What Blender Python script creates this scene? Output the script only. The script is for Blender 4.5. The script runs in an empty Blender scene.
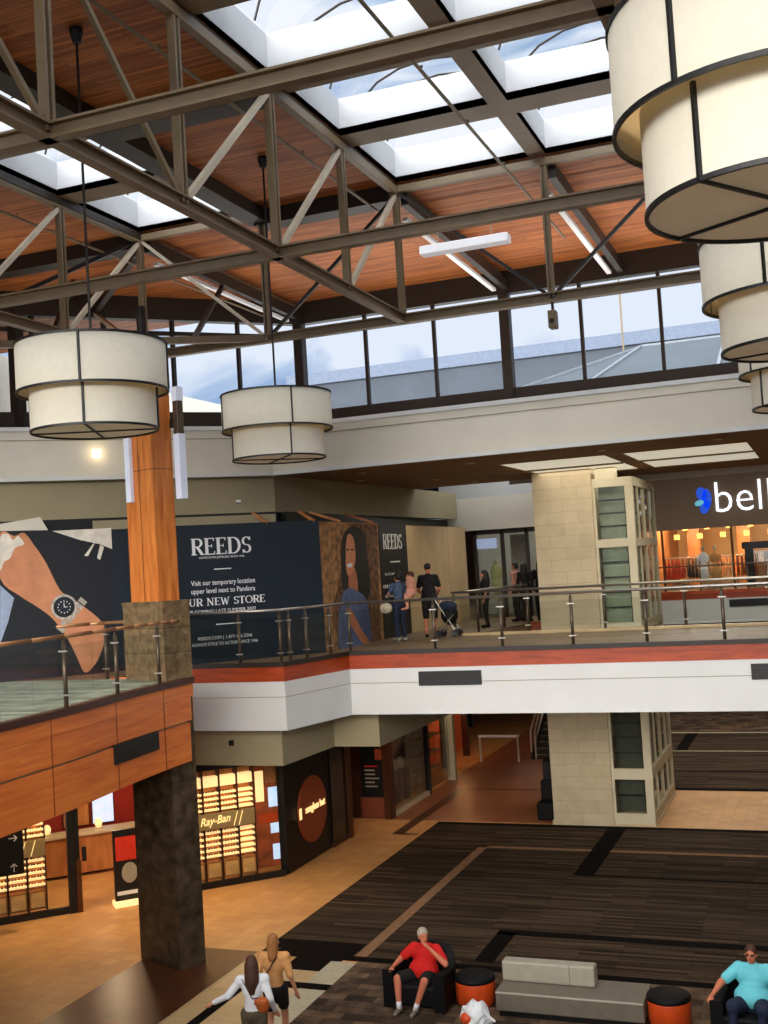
import bpy, bmesh, math, random
from mathutils import Vector, Matrix
random.seed(7)
sc = bpy.context.scene
COL = sc.collection
PI = math.pi
S2 = math.sqrt(.5)

# ------------------------------------------------------------------ camera
EYE = Vector((0, 0, 6.92)); FOC = 1125.0
def _basis(yaw, pitch, roll):
    f0 = Vector((-math.sin(yaw), math.cos(yaw), 0)); r0 = Vector((math.cos(yaw), math.sin(yaw), 0)); u0 = Vector((0, 0, 1))
    f = f0*math.cos(pitch)+u0*math.sin(pitch); u = -f0*math.sin(pitch)+u0*math.cos(pitch)
    return r0*math.cos(roll)-u*math.sin(roll), r0*math.sin(roll)+u*math.cos(roll), f
RT, UP, FW = _basis(*[math.radians(a) for a in (21.28, 2.78, 3.44)])
cam_d = bpy.data.cameras.new('camera'); cam = bpy.data.objects.new('camera', cam_d); COL.objects.link(cam)
cam_d.sensor_fit = 'HORIZONTAL'; cam_d.sensor_width = 36; cam_d.lens = FOC*36/768; cam_d.clip_end = 500
cam.matrix_world = Matrix(((RT.x, UP.x, -FW.x, EYE.x), (RT.y, UP.y, -FW.y, EYE.y), (RT.z, UP.z, -FW.z, EYE.z), (0, 0, 0, 1)))
sc.camera = cam
def ray(x, y): return FW+(x-384)/FOC*RT-(y-512)/FOC*UP
def on_line(x, y, c):            # vertical plane X - Y = c (the 45 degree walls)
    d = ray(x, y); return EYE+d*(c/(d.x-d.y))
def on_x(x, y, X): d = ray(x, y); return EYE+d*(X/d.x)
def on_y(x, y, Y): d = ray(x, y); return EYE+d*(Y/d.y)

# ------------------------------------------------------------------ materials
def lin(c):
    return tuple(((v/255)/12.92 if v/255 <= .04045 else ((v/255+.055)/1.055)**2.4) for v in c)+(1,)
MATS = {}
def base(name):
    m = bpy.data.materials.new(name); m.use_nodes = True; MATS[name] = m
    nt = m.node_tree; b = nt.nodes['Principled BSDF']
    return m, nt, b
def coord(nt, scale=(1, 1, 1), rot=(0, 0, 0)):
    tc = nt.nodes.new('ShaderNodeTexCoord'); mp = nt.nodes.new('ShaderNodeMapping')
    mp.inputs['Scale'].default_value = scale; mp.inputs['Rotation'].default_value = rot
    nt.links.new(tc.outputs['Object'], mp.inputs['Vector']); return mp.outputs['Vector']
def mat(name, col, rough=.6, metal=0, var=.12, scale=6, emit=0, bump=0, spec=.4, stretch=(1, 1, 1), ecol=None):
    m, nt, b = base(name)
    n = nt.nodes.new('ShaderNodeTexNoise'); n.inputs['Scale'].default_value = scale; n.inputs['Detail'].default_value = 5
    nt.links.new(coord(nt, stretch), n.inputs['Vector'])
    r = nt.nodes.new('ShaderNodeValToRGB'); c = lin(col)
    r.color_ramp.elements[0].position = .3; r.color_ramp.elements[1].position = .7
    r.color_ramp.elements[0].color = tuple(v*(1-var) for v in c[:3])+(1,)
    r.color_ramp.elements[1].color = tuple(min(1, v*(1+var)) for v in c[:3])+(1,)
    nt.links.new(n.outputs['Fac'], r.inputs['Fac']); nt.links.new(r.outputs['Color'], b.inputs['Base Color'])
    b.inputs['Roughness'].default_value = rough; b.inputs['Metallic'].default_value = metal
    b.inputs['Specular IOR Level'].default_value = spec
    if emit:
        b.inputs['Emission Color'].default_value = lin(ecol or col); b.inputs['Emission Strength'].default_value = emit
    if bump:
        bp = nt.nodes.new('ShaderNodeBump'); bp.inputs['Strength'].default_value = bump; bp.inputs['Distance'].default_value = .01
        nt.links.new(n.outputs['Fac'], bp.inputs['Height']); nt.links.new(bp.outputs['Normal'], b.inputs['Normal'])
    return m
def brick(name, c1, c2, mortar, w, h, ms=.01, rough=.6, rot=(0, 0, 0), off=.5, var=.25, nscale=3, spec=.4, bias=0, stretch=(1, 1, 1), mortar_smooth=.1):
    m, nt, b = base(name)
    v = coord(nt, (1, 1, 1), rot)
    t = nt.nodes.new('ShaderNodeTexBrick'); t.offset = off; t.squash = 1
    t.inputs['Scale'].default_value = 1; t.inputs['Brick Width'].default_value = w; t.inputs['Row Height'].default_value = h
    t.inputs['Mortar Size'].default_value = ms; t.inputs['Mortar Smooth'].default_value = mortar_smooth; t.inputs['Bias'].default_value = bias
    t.inputs['Color1'].default_value = lin(c1); t.inputs['Color2'].default_value = lin(c2); t.inputs['Mortar'].default_value = lin(mortar)
    nt.links.new(v, t.inputs['Vector'])
    n = nt.nodes.new('ShaderNodeTexNoise'); n.inputs['Scale'].default_value = nscale; n.inputs['Detail'].default_value = 4
    nt.links.new(coord(nt, stretch, rot), n.inputs['Vector'])
    mr = nt.nodes.new('ShaderNodeMapRange'); mr.inputs['From Min'].default_value = .3; mr.inputs['From Max'].default_value = .7
    mr.inputs['To Min'].default_value = 1-var; mr.inputs['To Max'].default_value = 1+var
    nt.links.new(n.outputs['Fac'], mr.inputs['Value'])
    mx = nt.nodes.new('ShaderNodeVectorMath'); mx.operation = 'SCALE'
    nt.links.new(t.outputs['Color'], mx.inputs[0]); nt.links.new(mr.outputs['Result'], mx.inputs['Scale'])
    nt.links.new(mx.outputs[0], b.inputs['Base Color'])
    b.inputs['Roughness'].default_value = rough; b.inputs['Specular IOR Level'].default_value = spec
    return m
def glassmat(name, tint, refl=.08, rough=.02):
    m, nt, b = base(name); nt.nodes.remove(b)
    out = nt.nodes['Material Output']
    tr = nt.nodes.new('ShaderNodeBsdfTransparent'); tr.inputs['Color'].default_value = tint
    gl = nt.nodes.new('ShaderNodeBsdfGlossy'); gl.inputs['Roughness'].default_value = rough
    fr = nt.nodes.new('ShaderNodeFresnel'); fr.inputs['IOR'].default_value = 1.45
    mm = nt.nodes.new('ShaderNodeMath'); mm.operation = 'MULTIPLY'; mm.inputs[1].default_value = refl*10; mm.use_clamp = True
    nt.links.new(fr.outputs[0], mm.inputs[0])
    mx = nt.nodes.new('ShaderNodeMixShader')
    nt.links.new(mm.outputs[0], mx.inputs['Fac']); nt.links.new(tr.outputs[0], mx.inputs[1]); nt.links.new(gl.outputs[0], mx.inputs[2])
    nt.links.new(mx.outputs[0], out.inputs['Surface'])
    return m
def wood(name, c1, c2, rough=.35, stretch=(1, 1, 1), spec=.4):
    m, nt, b = base(name)
    n = nt.nodes.new('ShaderNodeTexNoise'); n.inputs['Scale'].default_value = 2.2; n.inputs['Detail'].default_value = 8; n.inputs['Distortion'].default_value = .6
    nt.links.new(coord(nt, stretch), n.inputs['Vector'])
    r = nt.nodes.new('ShaderNodeValToRGB'); r.color_ramp.elements[0].position = .3; r.color_ramp.elements[1].position = .72
    r.color_ramp.elements[0].color = lin(c1); r.color_ramp.elements[1].color = lin(c2)
    nt.links.new(n.outputs['Fac'], r.inputs['Fac']); nt.links.new(r.outputs['Color'], b.inputs['Base Color'])
    b.inputs['Roughness'].default_value = rough; b.inputs['Specular IOR Level'].default_value = spec
    return m

M = {}
M['deckwood'] = brick('roof_planks', (182, 110, 54), (136, 72, 32), (70, 32, 14), 2.6, .09, .004, .6, var=.3, nscale=1.6, stretch=(.5, 8, 1))
M['steel'] = mat('taupe_steel', (120, 102, 76), .45, .0, .1, 3)
M['steeldark'] = mat('dark_steel', (36, 27, 21), .5, .0, .15, 3)
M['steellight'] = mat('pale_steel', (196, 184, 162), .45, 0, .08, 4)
M['well'] = mat('skylight_well_plaster', (182, 184, 186), .8, 0, .03, 2)
M['band'] = mat('cream_plaster', (206, 200, 184), .8, 0, .04, 1.5)
M['beige'] = mat('beige_plaster', (150, 139, 110), .85, 0, .05, 1.5)
M['soffit'] = mat('brown_soffit', (136, 104, 76), .85, 0, .15, 1.5)
M['white'] = mat('white_plaster', (202, 202, 200), .6, 0, .03, 1.2)
M['redwood'] = wood('red_stained_wood', (130, 44, 12), (172, 68, 24), .4, (.6, .6, 5))
M['fascia'] = wood('orange_veneer', (200, 98, 40), (232, 134, 62), .4, (1, .35, 5))
M['colwood'] = wood('column_veneer', (176, 92, 36), (222, 138, 66), .35, (5, 5, .5))
M['marble'] = mat('dark_granite', (66, 54, 40), .4, 0, .75, 5, bump=.1)
M['granite'] = mat('brown_granite', (112, 92, 66), .4, 0, .45, 9, bump=.1)
M['stone'] = brick('tan_stone', (192, 174, 144), (184, 166, 136), (166, 148, 118), .78, .31, .006, .75, rot=(PI/2, 0, 0), var=.07)
M['frame'] = mat('cream_frame', (196, 184, 156), .6, 0, .05, 3)
M['black'] = mat('matte_black', (14, 13, 13), .45, 0, .2, 4)
M['black2'] = mat('black_leather', (9, 8, 9), .6, 0, .2, 8, bump=.2, spec=.2)
M['bronze'] = mat('bronze_metal', (94, 58, 34), .35, .6, .1, 5)
M['chrome'] = mat('brushed_steel', (175, 170, 162), .28, .9, .05, 6)
M['post'] = mat('post_steel', (92, 80, 66), .38, .6, .1, 6)
M['railwood'] = mat('bronze_handrail', (188, 138, 98), .3, .5, .08, 6)
M['glass'] = glassmat('clear_glass', (.94, .96, .95, 1), .03)
M['winglass'] = glassmat('window_glass', (.93, .96, 1, 1), .03)
M['railglass'] = glassmat('rail_glass', (.92, .93, .92, 1), .006)
M['elevglass'] = glassmat('green_glass', (.95, .97, .94, 1), .03)
M['tile'] = brick('tan_tile', (206, 156, 98), (194, 142, 86), (166, 118, 70), .3, .3, .004, .5, off=0, var=.1, nscale=.8, spec=.3)
M['tile2'] = brick('brown_tile', (86, 48, 26), (72, 40, 22), (44, 26, 16), .45, .45, .006, .32, off=0, var=.2, nscale=1.5)
M['paletile'] = brick('pale_tile', (208, 178, 132), (196, 166, 120), (150, 130, 104), .6, .6, .006, .4, off=0, var=.06)
M['blackcarpet'] = mat('black_carpet', (20, 16, 14), .95, 0, .2, 6, spec=.05)
M['blacktile'] = mat('black_tile', (14, 11, 10), .35, 0, .2, 3)
M['carpet'] = brick('plank_carpet', (80, 64, 48), (38, 29, 23), (28, 22, 18), 1.9, .1, .005, .95, off=.37, var=.5, nscale=1.1, stretch=(.5, 8, 1), spec=.1, bias=-.1)
M['carpet2'] = brick('patch_carpet', (112, 90, 70), (56, 46, 38), (40, 32, 26), .5, .24, .005, .95, off=.5, var=.4, nscale=4, spec=.1)
M['strip'] = mat('tan_carpet_strip', (140, 106, 78), .95, 0, .2, 9, spec=.1)
M['lightstrip'] = mat('pale_carpet_strip', (186, 176, 150), .95, 0, .1, 9, spec=.1)
M['upcarpet'] = brick('grey_green_carpet', (176, 184, 162), (128, 136, 118), (92, 96, 84), 1.2, .2, .004, .9, off=.4, var=.25, nscale=2, spec=.1)
M['uptile'] = brick('upper_tile', (140, 116, 88), (122, 100, 76), (88, 70, 52), .6, .6, .006, .5, off=0, var=.12)
M['navy'] = mat('navy_print', (11, 26, 38), .5, 0, .1, 2)
M['print_white'] = mat('white_print', (232, 234, 236), .6, 0, .02, 2)
M['shade'] = mat('cream_linen_shade', (214, 208, 190), .85, 0, .03, 12)
M['shade_in'] = mat('shade_diffuser', (222, 206, 176), .8, 0, .05, 3, emit=.13)
M['cream_panel'] = mat('cream_hoarding', (190, 164, 124), .8, 0, .1, 1.2)
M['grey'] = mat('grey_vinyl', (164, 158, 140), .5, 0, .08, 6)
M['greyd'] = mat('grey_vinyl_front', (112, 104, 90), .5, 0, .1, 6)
M['orange'] = mat('orange_vinyl', (206, 74, 26), .4, 0, .08, 6)
M['skin'] = mat('skin', (206, 142, 108), .55, 0, .06, 12)
M['skin2'] = mat('ruddy_skin', (196, 116, 84), .55, 0, .06, 12)
M['red'] = mat('red_cotton', (196, 22, 16), .85, 0, .08, 10)
M['cyan'] = mat('light_blue_cotton', (106, 200, 212), .85, 0, .06, 10)
M['jeans'] = mat('dark_denim', (28, 36, 60), .85, 0, .2, 14)
M['whitecloth'] = mat('white_cotton', (226, 228, 232), .85, 0, .05, 10)
M['olive'] = mat('olive_cotton', (88, 78, 60), .85, 0, .1, 10)
M['tancloth'] = mat('tan_cotton', (206, 150, 92), .85, 0, .08, 10)
M['blackcloth'] = mat('black_cotton', (16, 14, 16), .85, 0, .15, 10)
M['bluecloth'] = mat('faded_blue_cotton', (70, 86, 112), .85, 0, .2, 10)
M['pinkcloth'] = mat('pink_cotton', (200, 140, 120), .85, 0, .08, 10)
M['brownhair'] = mat('brown_hair', (70, 40, 24), .6, 0, .3, 30, stretch=(1, 1, .2))
M['blondehair'] = mat('light_brown_hair', (150, 98, 54), .6, 0, .3, 30, stretch=(1, 1, .2))
M['darkhair'] = mat('dark_hair', (22, 16, 14), .6, 0, .2, 30)
M['greyhair'] = mat('grey_hair', (172, 158, 142), .7, 0, .2, 30)
M['leather'] = mat('tan_leather', (168, 84, 34), .45, 0, .1, 10)
M['shelf'] = mat('lit_cream_shelf', (244, 214, 160), .5, 0, .03, 5, emit=.95, ecol=(255, 214, 150))
M['shopwood'] = wood('shop_wood', (150, 92, 50), (196, 134, 80), .4, (2, 2, .5))
M['shopdark'] = mat('shop_dark_wood', (64, 30, 18), .4, 0, .2, 5)
M['maroon'] = mat('maroon_wall', (138, 26, 14), .6, 0, .1, 3)
M['gold'] = mat('champagne_panel', (164, 138, 96), .45, 0, .05, 4)
M['drawer'] = mat('glossy_tan_drawer', (214, 164, 100), .3, 0, .25, 5, emit=.12)  # faint emission stands in for shop light on the drawer fronts
M['goldlit'] = mat('lit_gold_lettering', (255, 220, 150), .5, 0, .02, 4, emit=1.0)
M['whitelit'] = mat('lit_white_lettering', (240, 244, 255), .5, 0, .02, 4, emit=1.1)
M['bluelit'] = mat('lit_blue_logo', (16, 74, 200), .5, 0, .05, 4, emit=.7)
M['teal'] = mat('pale_teal_logo', (96, 180, 200), .5, 0, .05, 4, emit=.6)
M['disc'] = mat('orange_disc_sign', (136, 60, 30), .5, 0, .1, 2, emit=.05)
M['lamp'] = mat('lamp_glow', (255, 226, 170), .5, 0, 0, 2, emit=5)
M['warmglow'] = mat('warm_lamp_glow', (255, 178, 90), .5, 0, 0, 2, emit=3)
M['coffer'] = mat('luminous_ceiling_panel', (240, 236, 214), .7, 0, .05, 1.5, emit=.5)
M['tube'] = mat('white_fixture_enamel', (238, 240, 244), .4, 0, .02, 3)
M['sconce'] = mat('frosted_sconce', (210, 216, 232), .4, 0, .03, 3, emit=.18)
M['tv'] = mat('bright_screen', (190, 214, 250), .3, 0, .25, 5, emit=.8)
M['sky_concrete'] = mat('roof_parapet', (66, 70, 76), .8, 0, .12, .4)
M['sky_concrete2'] = mat('roof_membrane', (96, 98, 96), .9, 0, .3, .5)
M['farglass'] = mat('roof_glazing', (58, 66, 70), .3, 0, .1, .5)
M['curtain'] = mat('grey_curtain', (150, 144, 136), .8, 0, .15, 12, stretch=(4, 4, .2))
M['redsign'] = mat('red_sign', (190, 44, 22), .5, 0, .1, 5, emit=.08)

# ------------------------------------------------------------------ mesh builders
class MB:
    def __init__(s): s.v = []; s.f = []; s.mi = []; s.k = 0
    def add(s, vs, fs, k=None):
        n = len(s.v); s.v += [Vector(v) for v in vs]; s.f += [tuple(i+n for i in f) for f in fs]; s.mi += [s.k if k is None else k]*len(fs); return s
    def box(s, x0, x1, y0, y1, z0, z1, k=None):
        return s.add([(x0, y0, z0), (x1, y0, z0), (x1, y1, z0), (x0, y1, z0), (x0, y0, z1), (x1, y0, z1), (x1, y1, z1), (x0, y1, z1)],
                     [(0, 3, 2, 1), (4, 5, 6, 7), (0, 1, 5, 4), (1, 2, 6, 5), (2, 3, 7, 6), (3, 0, 4, 7)], k)
    def obox(s, c, size, rz=0, k=None):
        hx, hy, hz = [v/2 for v in size]; cs, sn = math.cos(rz), math.sin(rz); vs = []
        for z in (-hz, hz):
            for x, y in ((-hx, -hy), (hx, -hy), (hx, hy), (-hx, hy)):
                vs.append((c[0]+x*cs-y*sn, c[1]+x*sn+y*cs, c[2]+z))
        return s.add(vs, [(0, 3, 2, 1), (4, 5, 6, 7), (0, 1, 5, 4), (1, 2, 6, 5), (2, 3, 7, 6), (3, 0, 4, 7)], k)
    def prism(s, poly, z0, z1, k=None):
        n = len(poly); vs = [(p[0], p[1], z0) for p in poly]+[(p[0], p[1], z1) for p in poly]
        a = sum(poly[i][0]*poly[(i+1) % n][1]-poly[(i+1) % n][0]*poly[i][1] for i in range(n))
        fs = [tuple(range(n, 2*n)), tuple(reversed(range(n)))]+[(i, (i+1) % n, (i+1) % n+n, i+n) for i in range(n)]
        if a < 0: fs = [tuple(reversed(f)) for f in fs]
        return s.add(vs, fs, k)
    def bar(s, a, b, w, h, k=None, up=(0, 0, 1)):
        a = Vector(a); b = Vector(b); d = (b-a).normalized(); up = Vector(up)
        if abs(d.dot(up)) > .95: up = Vector((0, 1, 0))
        x = d.cross(up).normalized(); y = x.cross(d).normalized(); vs = []
        for p in (a, b):
            for i, j in ((-1, -1), (1, -1), (1, 1), (-1, 1)): vs.append(p+x*i*w/2+y*j*h/2)
        return s.add(vs, [(3, 2, 1, 0), (4, 5, 6, 7), (0, 1, 5, 4), (1, 2, 6, 5), (2, 3, 7, 6), (3, 0, 4, 7)], k)
    def ibeam(s, a, b, w, h, k=None):
        a = Vector(a); b = Vector(b); d = (b-a).normalized(); x = d.cross(Vector((0, 0, 1))).normalized(); y = x.cross(d).normalized(); t = .03
        for o_ in (y*(h/2-t/2), -y*(h/2-t/2)): s.bar(a+o_, b+o_, w, t, k)
        return s.bar(a, b, t, h-2*t+.004, k)
    def twin(s, a, b, w, d_, dirx, k=None):
        a = Vector(a); b = Vector(b); g = Vector(dirx)*(w*.34)
        for q in (g, -g): s.bar(a+q, b+q, w*.3, d_, k) if abs(dirx[0]) else s.bar(a+q, b+q, d_, w*.3, k)
        return s.bar(a, b, w*.3 if abs(dirx[0]) else d_*.3, d_*.3 if abs(dirx[0]) else w*.3, k)
    def tube(s, a, b, r0, r1=None, n=12, k=None, cap=True):
        r1 = r0 if r1 is None else r1
        a = Vector(a); b = Vector(b); d = (b-a).normalized(); u = Vector((0, 0, 1)) if abs(d.z) < .9 else Vector((0, 1, 0))
        x = d.cross(u).normalized(); y = x.cross(d); vs = []
        for p, r in ((a, r0), (b, r1)):
            for i in range(n): t = 2*PI*i/n; vs.append(p+x*r*math.cos(t)+y*r*math.sin(t))
        fs = [(i, i+n, (i+1) % n+n, (i+1) % n) for i in range(n)]
        if cap: fs += [tuple(range(n)), tuple(reversed(range(n, 2*n)))]
        return s.add(vs, fs, k)
    def path(s, pts, r, n=10, k=None):
        for a, b in zip(pts, pts[1:]): s.tube(a, b, r, r, n, k)
        for p in pts[1:-1]: s.ball(p, (r, r, r), 8, 6, k)
        return s
    def ball(s, c, r, n=16, m=10, k=None):
        vs = [(c[0], c[1], c[2]-r[2])]; fs = []
        for j in range(1, m):
            a = -PI/2+PI*j/m
            for i in range(n): t = 2*PI*i/n; vs.append((c[0]+r[0]*math.cos(a)*math.cos(t), c[1]+r[1]*math.cos(a)*math.sin(t), c[2]+r[2]*math.sin(a)))
        vs.append((c[0], c[1], c[2]+r[2])); top = len(vs)-1
        for i in range(n): fs.append((0, 1+(i+1) % n, 1+i)); fs.append((top, top-n+i, top-n+(i+1) % n))
        for j in range(m-2):
            for i in range(n): a = 1+j*n+i; b = 1+j*n+(i+1) % n; fs.append((a, b, b+n, a+n))
        return s.add(vs, fs, k)
    def lathe(s, prof, c=(0, 0, 0), n=48, k=None, arc=(0, 2*PI)):
        vs = []; fs = []; m = len(prof)
        for i in range(n):
            t = 2*PI*i/n
            for r, z in prof: vs.append((c[0]+r*math.cos(t), c[1]+r*math.sin(t), c[2]+z))
        for i in range(n):
            for j in range(m-1): a = i*m+j; b = ((i+1) % n)*m+j; fs.append((a, b, b+1, a+1))
        return s.add(vs, fs, k)
    def build(s, name, m, parent=None, smooth=False, bevel=0):
        me = bpy.data.meshes.new(name)
        off = parent['_o'] if parent is not None and '_o' in parent else (0, 0, 0)
        off = Vector(off)
        me.from_pydata([v-off for v in s.v], [], s.f); me.update()
        for q in (m if isinstance(m, (list, tuple)) else [m]): me.materials.append(q)
        for p, i in zip(me.polygons, s.mi): p.material_index = i; p.use_smooth = smooth
        o = bpy.data.objects.new(name, me); COL.objects.link(o)
        if parent is not None: o.parent = parent; o['_o'] = list(off)
        if bevel:
            b = o.modifiers.new('bevel', 'BEVEL'); b.width = bevel; b.segments = 2; b.limit_method = 'ANGLE'
        return o
def thing(name, label, cat, loc=(0, 0, 0), group=None):
    o = bpy.data.objects.new(name, None); COL.objects.link(o); o.location = loc; o['_o'] = list(loc); o.empty_display_size = .1
    o['label'] = label; o['category'] = cat
    if group: o['group'] = group
    return o
def tag(o, label, cat, group=None, kind=None):
    o['label'] = label; o['category'] = cat
    if group: o['group'] = group
    if kind: o['kind'] = kind
    return o
def struct(name, mb, m, parent=None, **k):
    o = mb.build(name, m, parent, **k)
    if parent is None: o['kind'] = 'structure'
    return o
def copy_thing(root, loc, rz=None, label=None, shift=True):
    r = root.copy(); COL.objects.link(r); r.location = loc
    if rz is not None: r.rotation_euler = (0, 0, rz)
    if label: r['label'] = label
    def rec(src, dst):
        for ch in list(src.children):
            c = ch.copy(); COL.objects.link(c); c.parent = dst; rec(ch, c)
    rec(root, r); return r
def text(name, body, size, loc, rz, m, parent=None, ext=.004, align='CENTER', sx=1.0, shear=0, bold=0):
    cu = bpy.data.curves.new(name, 'FONT'); cu.body = body; cu.size = size; cu.extrude = ext; cu.align_x = align; cu.align_y = 'CENTER'
    cu.shear = shear; cu.offset = bold; cu.materials.append(m); cu.resolution_u = 3
    o = bpy.data.objects.new(name, cu); COL.objects.link(o)
    loc = Vector(loc)
    if parent is not None: o.parent = parent; loc = loc-Vector(parent['_o'])
    o.location = loc; o.rotation_euler = (PI/2, 0, rz); o.scale = (sx, 1, 1)
    return o
def flat(pts, m, name, parent, nrm, off=.003, thick=.002):
    """thin print laid on a board: polygon in 3-D, pushed out along nrm"""
    nrm = Vector(nrm); a = [Vector(p)+nrm*(off+thick) for p in pts]; b = [Vector(p)+nrm*off for p in pts]; n = len(a)
    mb = MB(); mb.add(a+b, [tuple(range(n)), tuple(reversed(range(n, 2*n)))]+[(i, i+n, (i+1) % n+n, (i+1) % n) for i in range(n)])
    o = mb.build(name, m, parent)
    bm = bmesh.new(); bm.from_mesh(o.data); bmesh.ops.recalc_face_normals(bm, faces=bm.faces); bmesh.ops.triangulate(bm, faces=bm.faces); bm.to_mesh(o.data); bm.free()
    return o

# ================================================================== SETTING: floors
G0, G2, CEIL, ROOF = 0.0, 5.1, 9.13, 15.0
CH = 2.5
struct('floor', MB().box(-30, 9, -8, 62, -.3, 0), M['tile'])
def inlay(name, x0, x1, y0, y1, z, m): return struct(name, MB().box(x0, x1, y0, y1, -.01, z), m)
inlay('floor_carpet', -10.2, 9, 18.65, 28.87, .004, M['carpet'])
inlay('floor_patch_carpet', -8.2, 9, 6, 18.62, .004, M['carpet2'])
inlay('floor_far_carpet', -6.9, 9, 33.4, 43.7, .004, M['carpet'])
inlay('floor_far_patch_carpet', -6.9, 9, 43.85, 52, .004, M['carpet2'])
inlay('floor_brown_tile', -12.2, -10.25, 6, 18.6, .003, M['tile2'])
inlay('floor_pale_border', -10.25, -9.75, 6, 18.3, .004, M['paletile'])
inlay('floor_pale_field', -9.65, -8.2, 6, 18.3, .003, M['paletile'])
mb = MB(); mb.box(-9.8, -9.6, 6, 16.9, -.01, .006); mb.box(-9.9, -8.4, 18.5, 19.0, -.01, .008); mb.box(-8.4, 9, 18.5, 18.72, -.01, .008); mb.box(-9.4, -8.5, 17.9, 18.6, -.01, .007); mb.box(-9.1, -8.2, 17.1, 17.36, -.01, .007)
mb.box(-10.2, -8.4, 18.9, 19.35, -.01, .007)
struct('floor_black_bands', mb, M['blackcarpet'])
mb = MB(); mb.box(-8.68, -8.2, 6, 17.1, -.01, .009); mb.box(-8.68, -8.2, 17.36, 18.4, -.01, .009)
struct('floor_pale_bands', mb, M['lightstrip'])
mb = MB(); mb.box(-6.2, -5.85, 18.9, 20.5, -.01, .007); mb.box(-6.2, 9, 20.35, 20.62, -.01, .007); mb.box(-5.62, -5.17, 24.4, 28.8, -.01, .009); mb.box(-5.5, 9, 24.36, 24.47, -.01, .007)
mb.box(-6.9, 9, 36.2, 36.35, -.01, .007); mb.box(-6.9, 9, 33.4, 33.75, -.01, .007); mb.box(-5.35, -4.95, 39.9, 43.7, -.01, .007)
mb.box(-10.2, 9, 28.62, 28.87, -.01, .006)
struct('floor_carpet_black_bands', mb, M['blackcarpet'])
mb = MB(); mb.box(-8.36, -8.14, 18.72, 26.55, -.01, .008); mb.box(-8.36, 9, 26.4, 26.56, -.01, .008)
struct('floor_carpet_tan_strip', mb, M['strip'])
mb = MB(); mb.box(-6.9, 9, 39.8, 39.9, -.01, .008); mb.box(-6.9, 9, 43.7, 43.85, -.01, .008)
struct('floor_carpet_pale_strips', mb, M['lightstrip'])
mb = MB(); mb.box(-11.0, -10.7, 27.4, 33.2, -.01, .003); mb.box(-11.0, -8.0, 33.05, 33.2, -.01, .004); mb.box(-10.7, -10.3, 27.4, 27.55, -.01, .004)
struct('floor_tile_border', mb, M['tile2'])
inlay('floor_hall_tile', -11.7, -7.0, 29.0, 60, .002, brick('red_brown_tile', (150, 96, 64), (138, 84, 56), (110, 66, 44), .3, .3, .004, .4, off=0, var=.15, nscale=.8))

# upper level slab
SLAB_B = 3.76
near_edge = [(-10.45, 3.2), (-10.42, 9.4), (-10.45, 10.9), (-10.54, 12.31), (-10.64, 13.92), (-10.84, 15.51), (-10.94, 16.6), (-10.99, 17.4), (-11.0, 17.95)]
near_poly = near_edge+[(-11.3, 18.1), (-13.0, 18.15), (-13.0, 20.45), (-10.33, 20.45), (-9.85, 22.65), (9, 22.65), (9, 26.85), (-8.5, 26.85), (-7.9, 31.3), (-7.0, 31.3), (-7.0, 62), (-30, 62), (-30, 3.2)]
struct('floor_upper', MB().prism(near_poly, SLAB_B+.02, 5.095), M['uptile'])
struct('floor_upper_carpet', MB().prism([(-10.7, 3.3)]+[(x-.25, y) for x, y in near_edge[1:-1]]+[(-11.5, 18.1), (-13.1, 18.1), (-15.2, 18.1), (-15.2, 3.3)], 5.09, 5.10), M['upcarpet'])
struct('floor_upper_south', MB().box(-30, 9, -8, 3.0, 3.8, 5.1), M['uptile'])
struct('floor_upper_east', MB().box(1.9, 9, 3.0, 22.65, 3.8, 5.1), M['uptile'])
struct('floor_belk_side', MB().box(-7.0, 9, 49.0, 62, 3.76, 5.1), M['uptile'])

# fascia of the near balcony
def ribbon(pts, z0, z1, th, zslope=0):
    """vertical band along pts, thickness th to the left of travel"""
    mb = MB(); off = []
    for i, p in enumerate(pts):
        a = Vector(pts[max(0, i-1)]); b = Vector(pts[min(len(pts)-1, i+1)]); d = (b-a).normalized(); n = Vector((-d.y, d.x)); off.append((p[0]+n.x*th, p[1]+n.y*th))
    for i in range(len(pts)-1):
        mb.prism([pts[i], pts[i+1], off[i+1], off[i]], z0, z1)
    return mb
def smooth_pts(pts, n=6):
    out = []
    for i in range(len(pts)-1):
        p0 = Vector(pts[max(0, i-1)]); p1 = Vector(pts[i]); p2 = Vector(pts[i+1]); p3 = Vector(pts[min(len(pts)-1, i+2)])
        for k in range(n):
            t = k/n; out.append(tuple(.5*((2*p1)+(-p0+p2)*t+(2*p0-5*p1+4*p2-p3)*t*t+(-p0+3*p1-3*p2+p3)*t**3)))
    out.append(tuple(pts[-1])); return out
ne = smooth_pts(near_edge)
ne_o = [(x+.06, y) for x, y in ne]
struct('trim_1', ribbon([(x+.10, y) for x, y in ne], 5.02, 5.12, .14), M['shopdark'])
struct('trim_2', ribbon(ne_o, 4.78, 5.02, .06), M['fascia'])
struct('trim_3', ribbon([(x+.045, y) for x, y in ne], 4.35, 4.775, .045), M['fascia'])
struct('trim_4', ribbon([(x+.03, y) for x, y in ne], 3.62, 4.31, .03), M['fascia'])
struct('trim_5', MB().box(-13.0, -11.2, 18.2, 18.26, 3.62, 5.12), M['fascia'])
mb = MB()
for y in (9.8, 11.5, 13.3, 15.15, 16.9):
    i = min(range(len(ne)), key=lambda k: abs(ne[k][1]-y)); mb.box(ne[i][0]+.055, ne[i][0]+.064, ne[i][1]-.008, ne[i][1]+.008, 3.62, 5.0)
struct('trim_6', mb, mat('veneer_joint', (128, 58, 24), .6))
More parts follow.
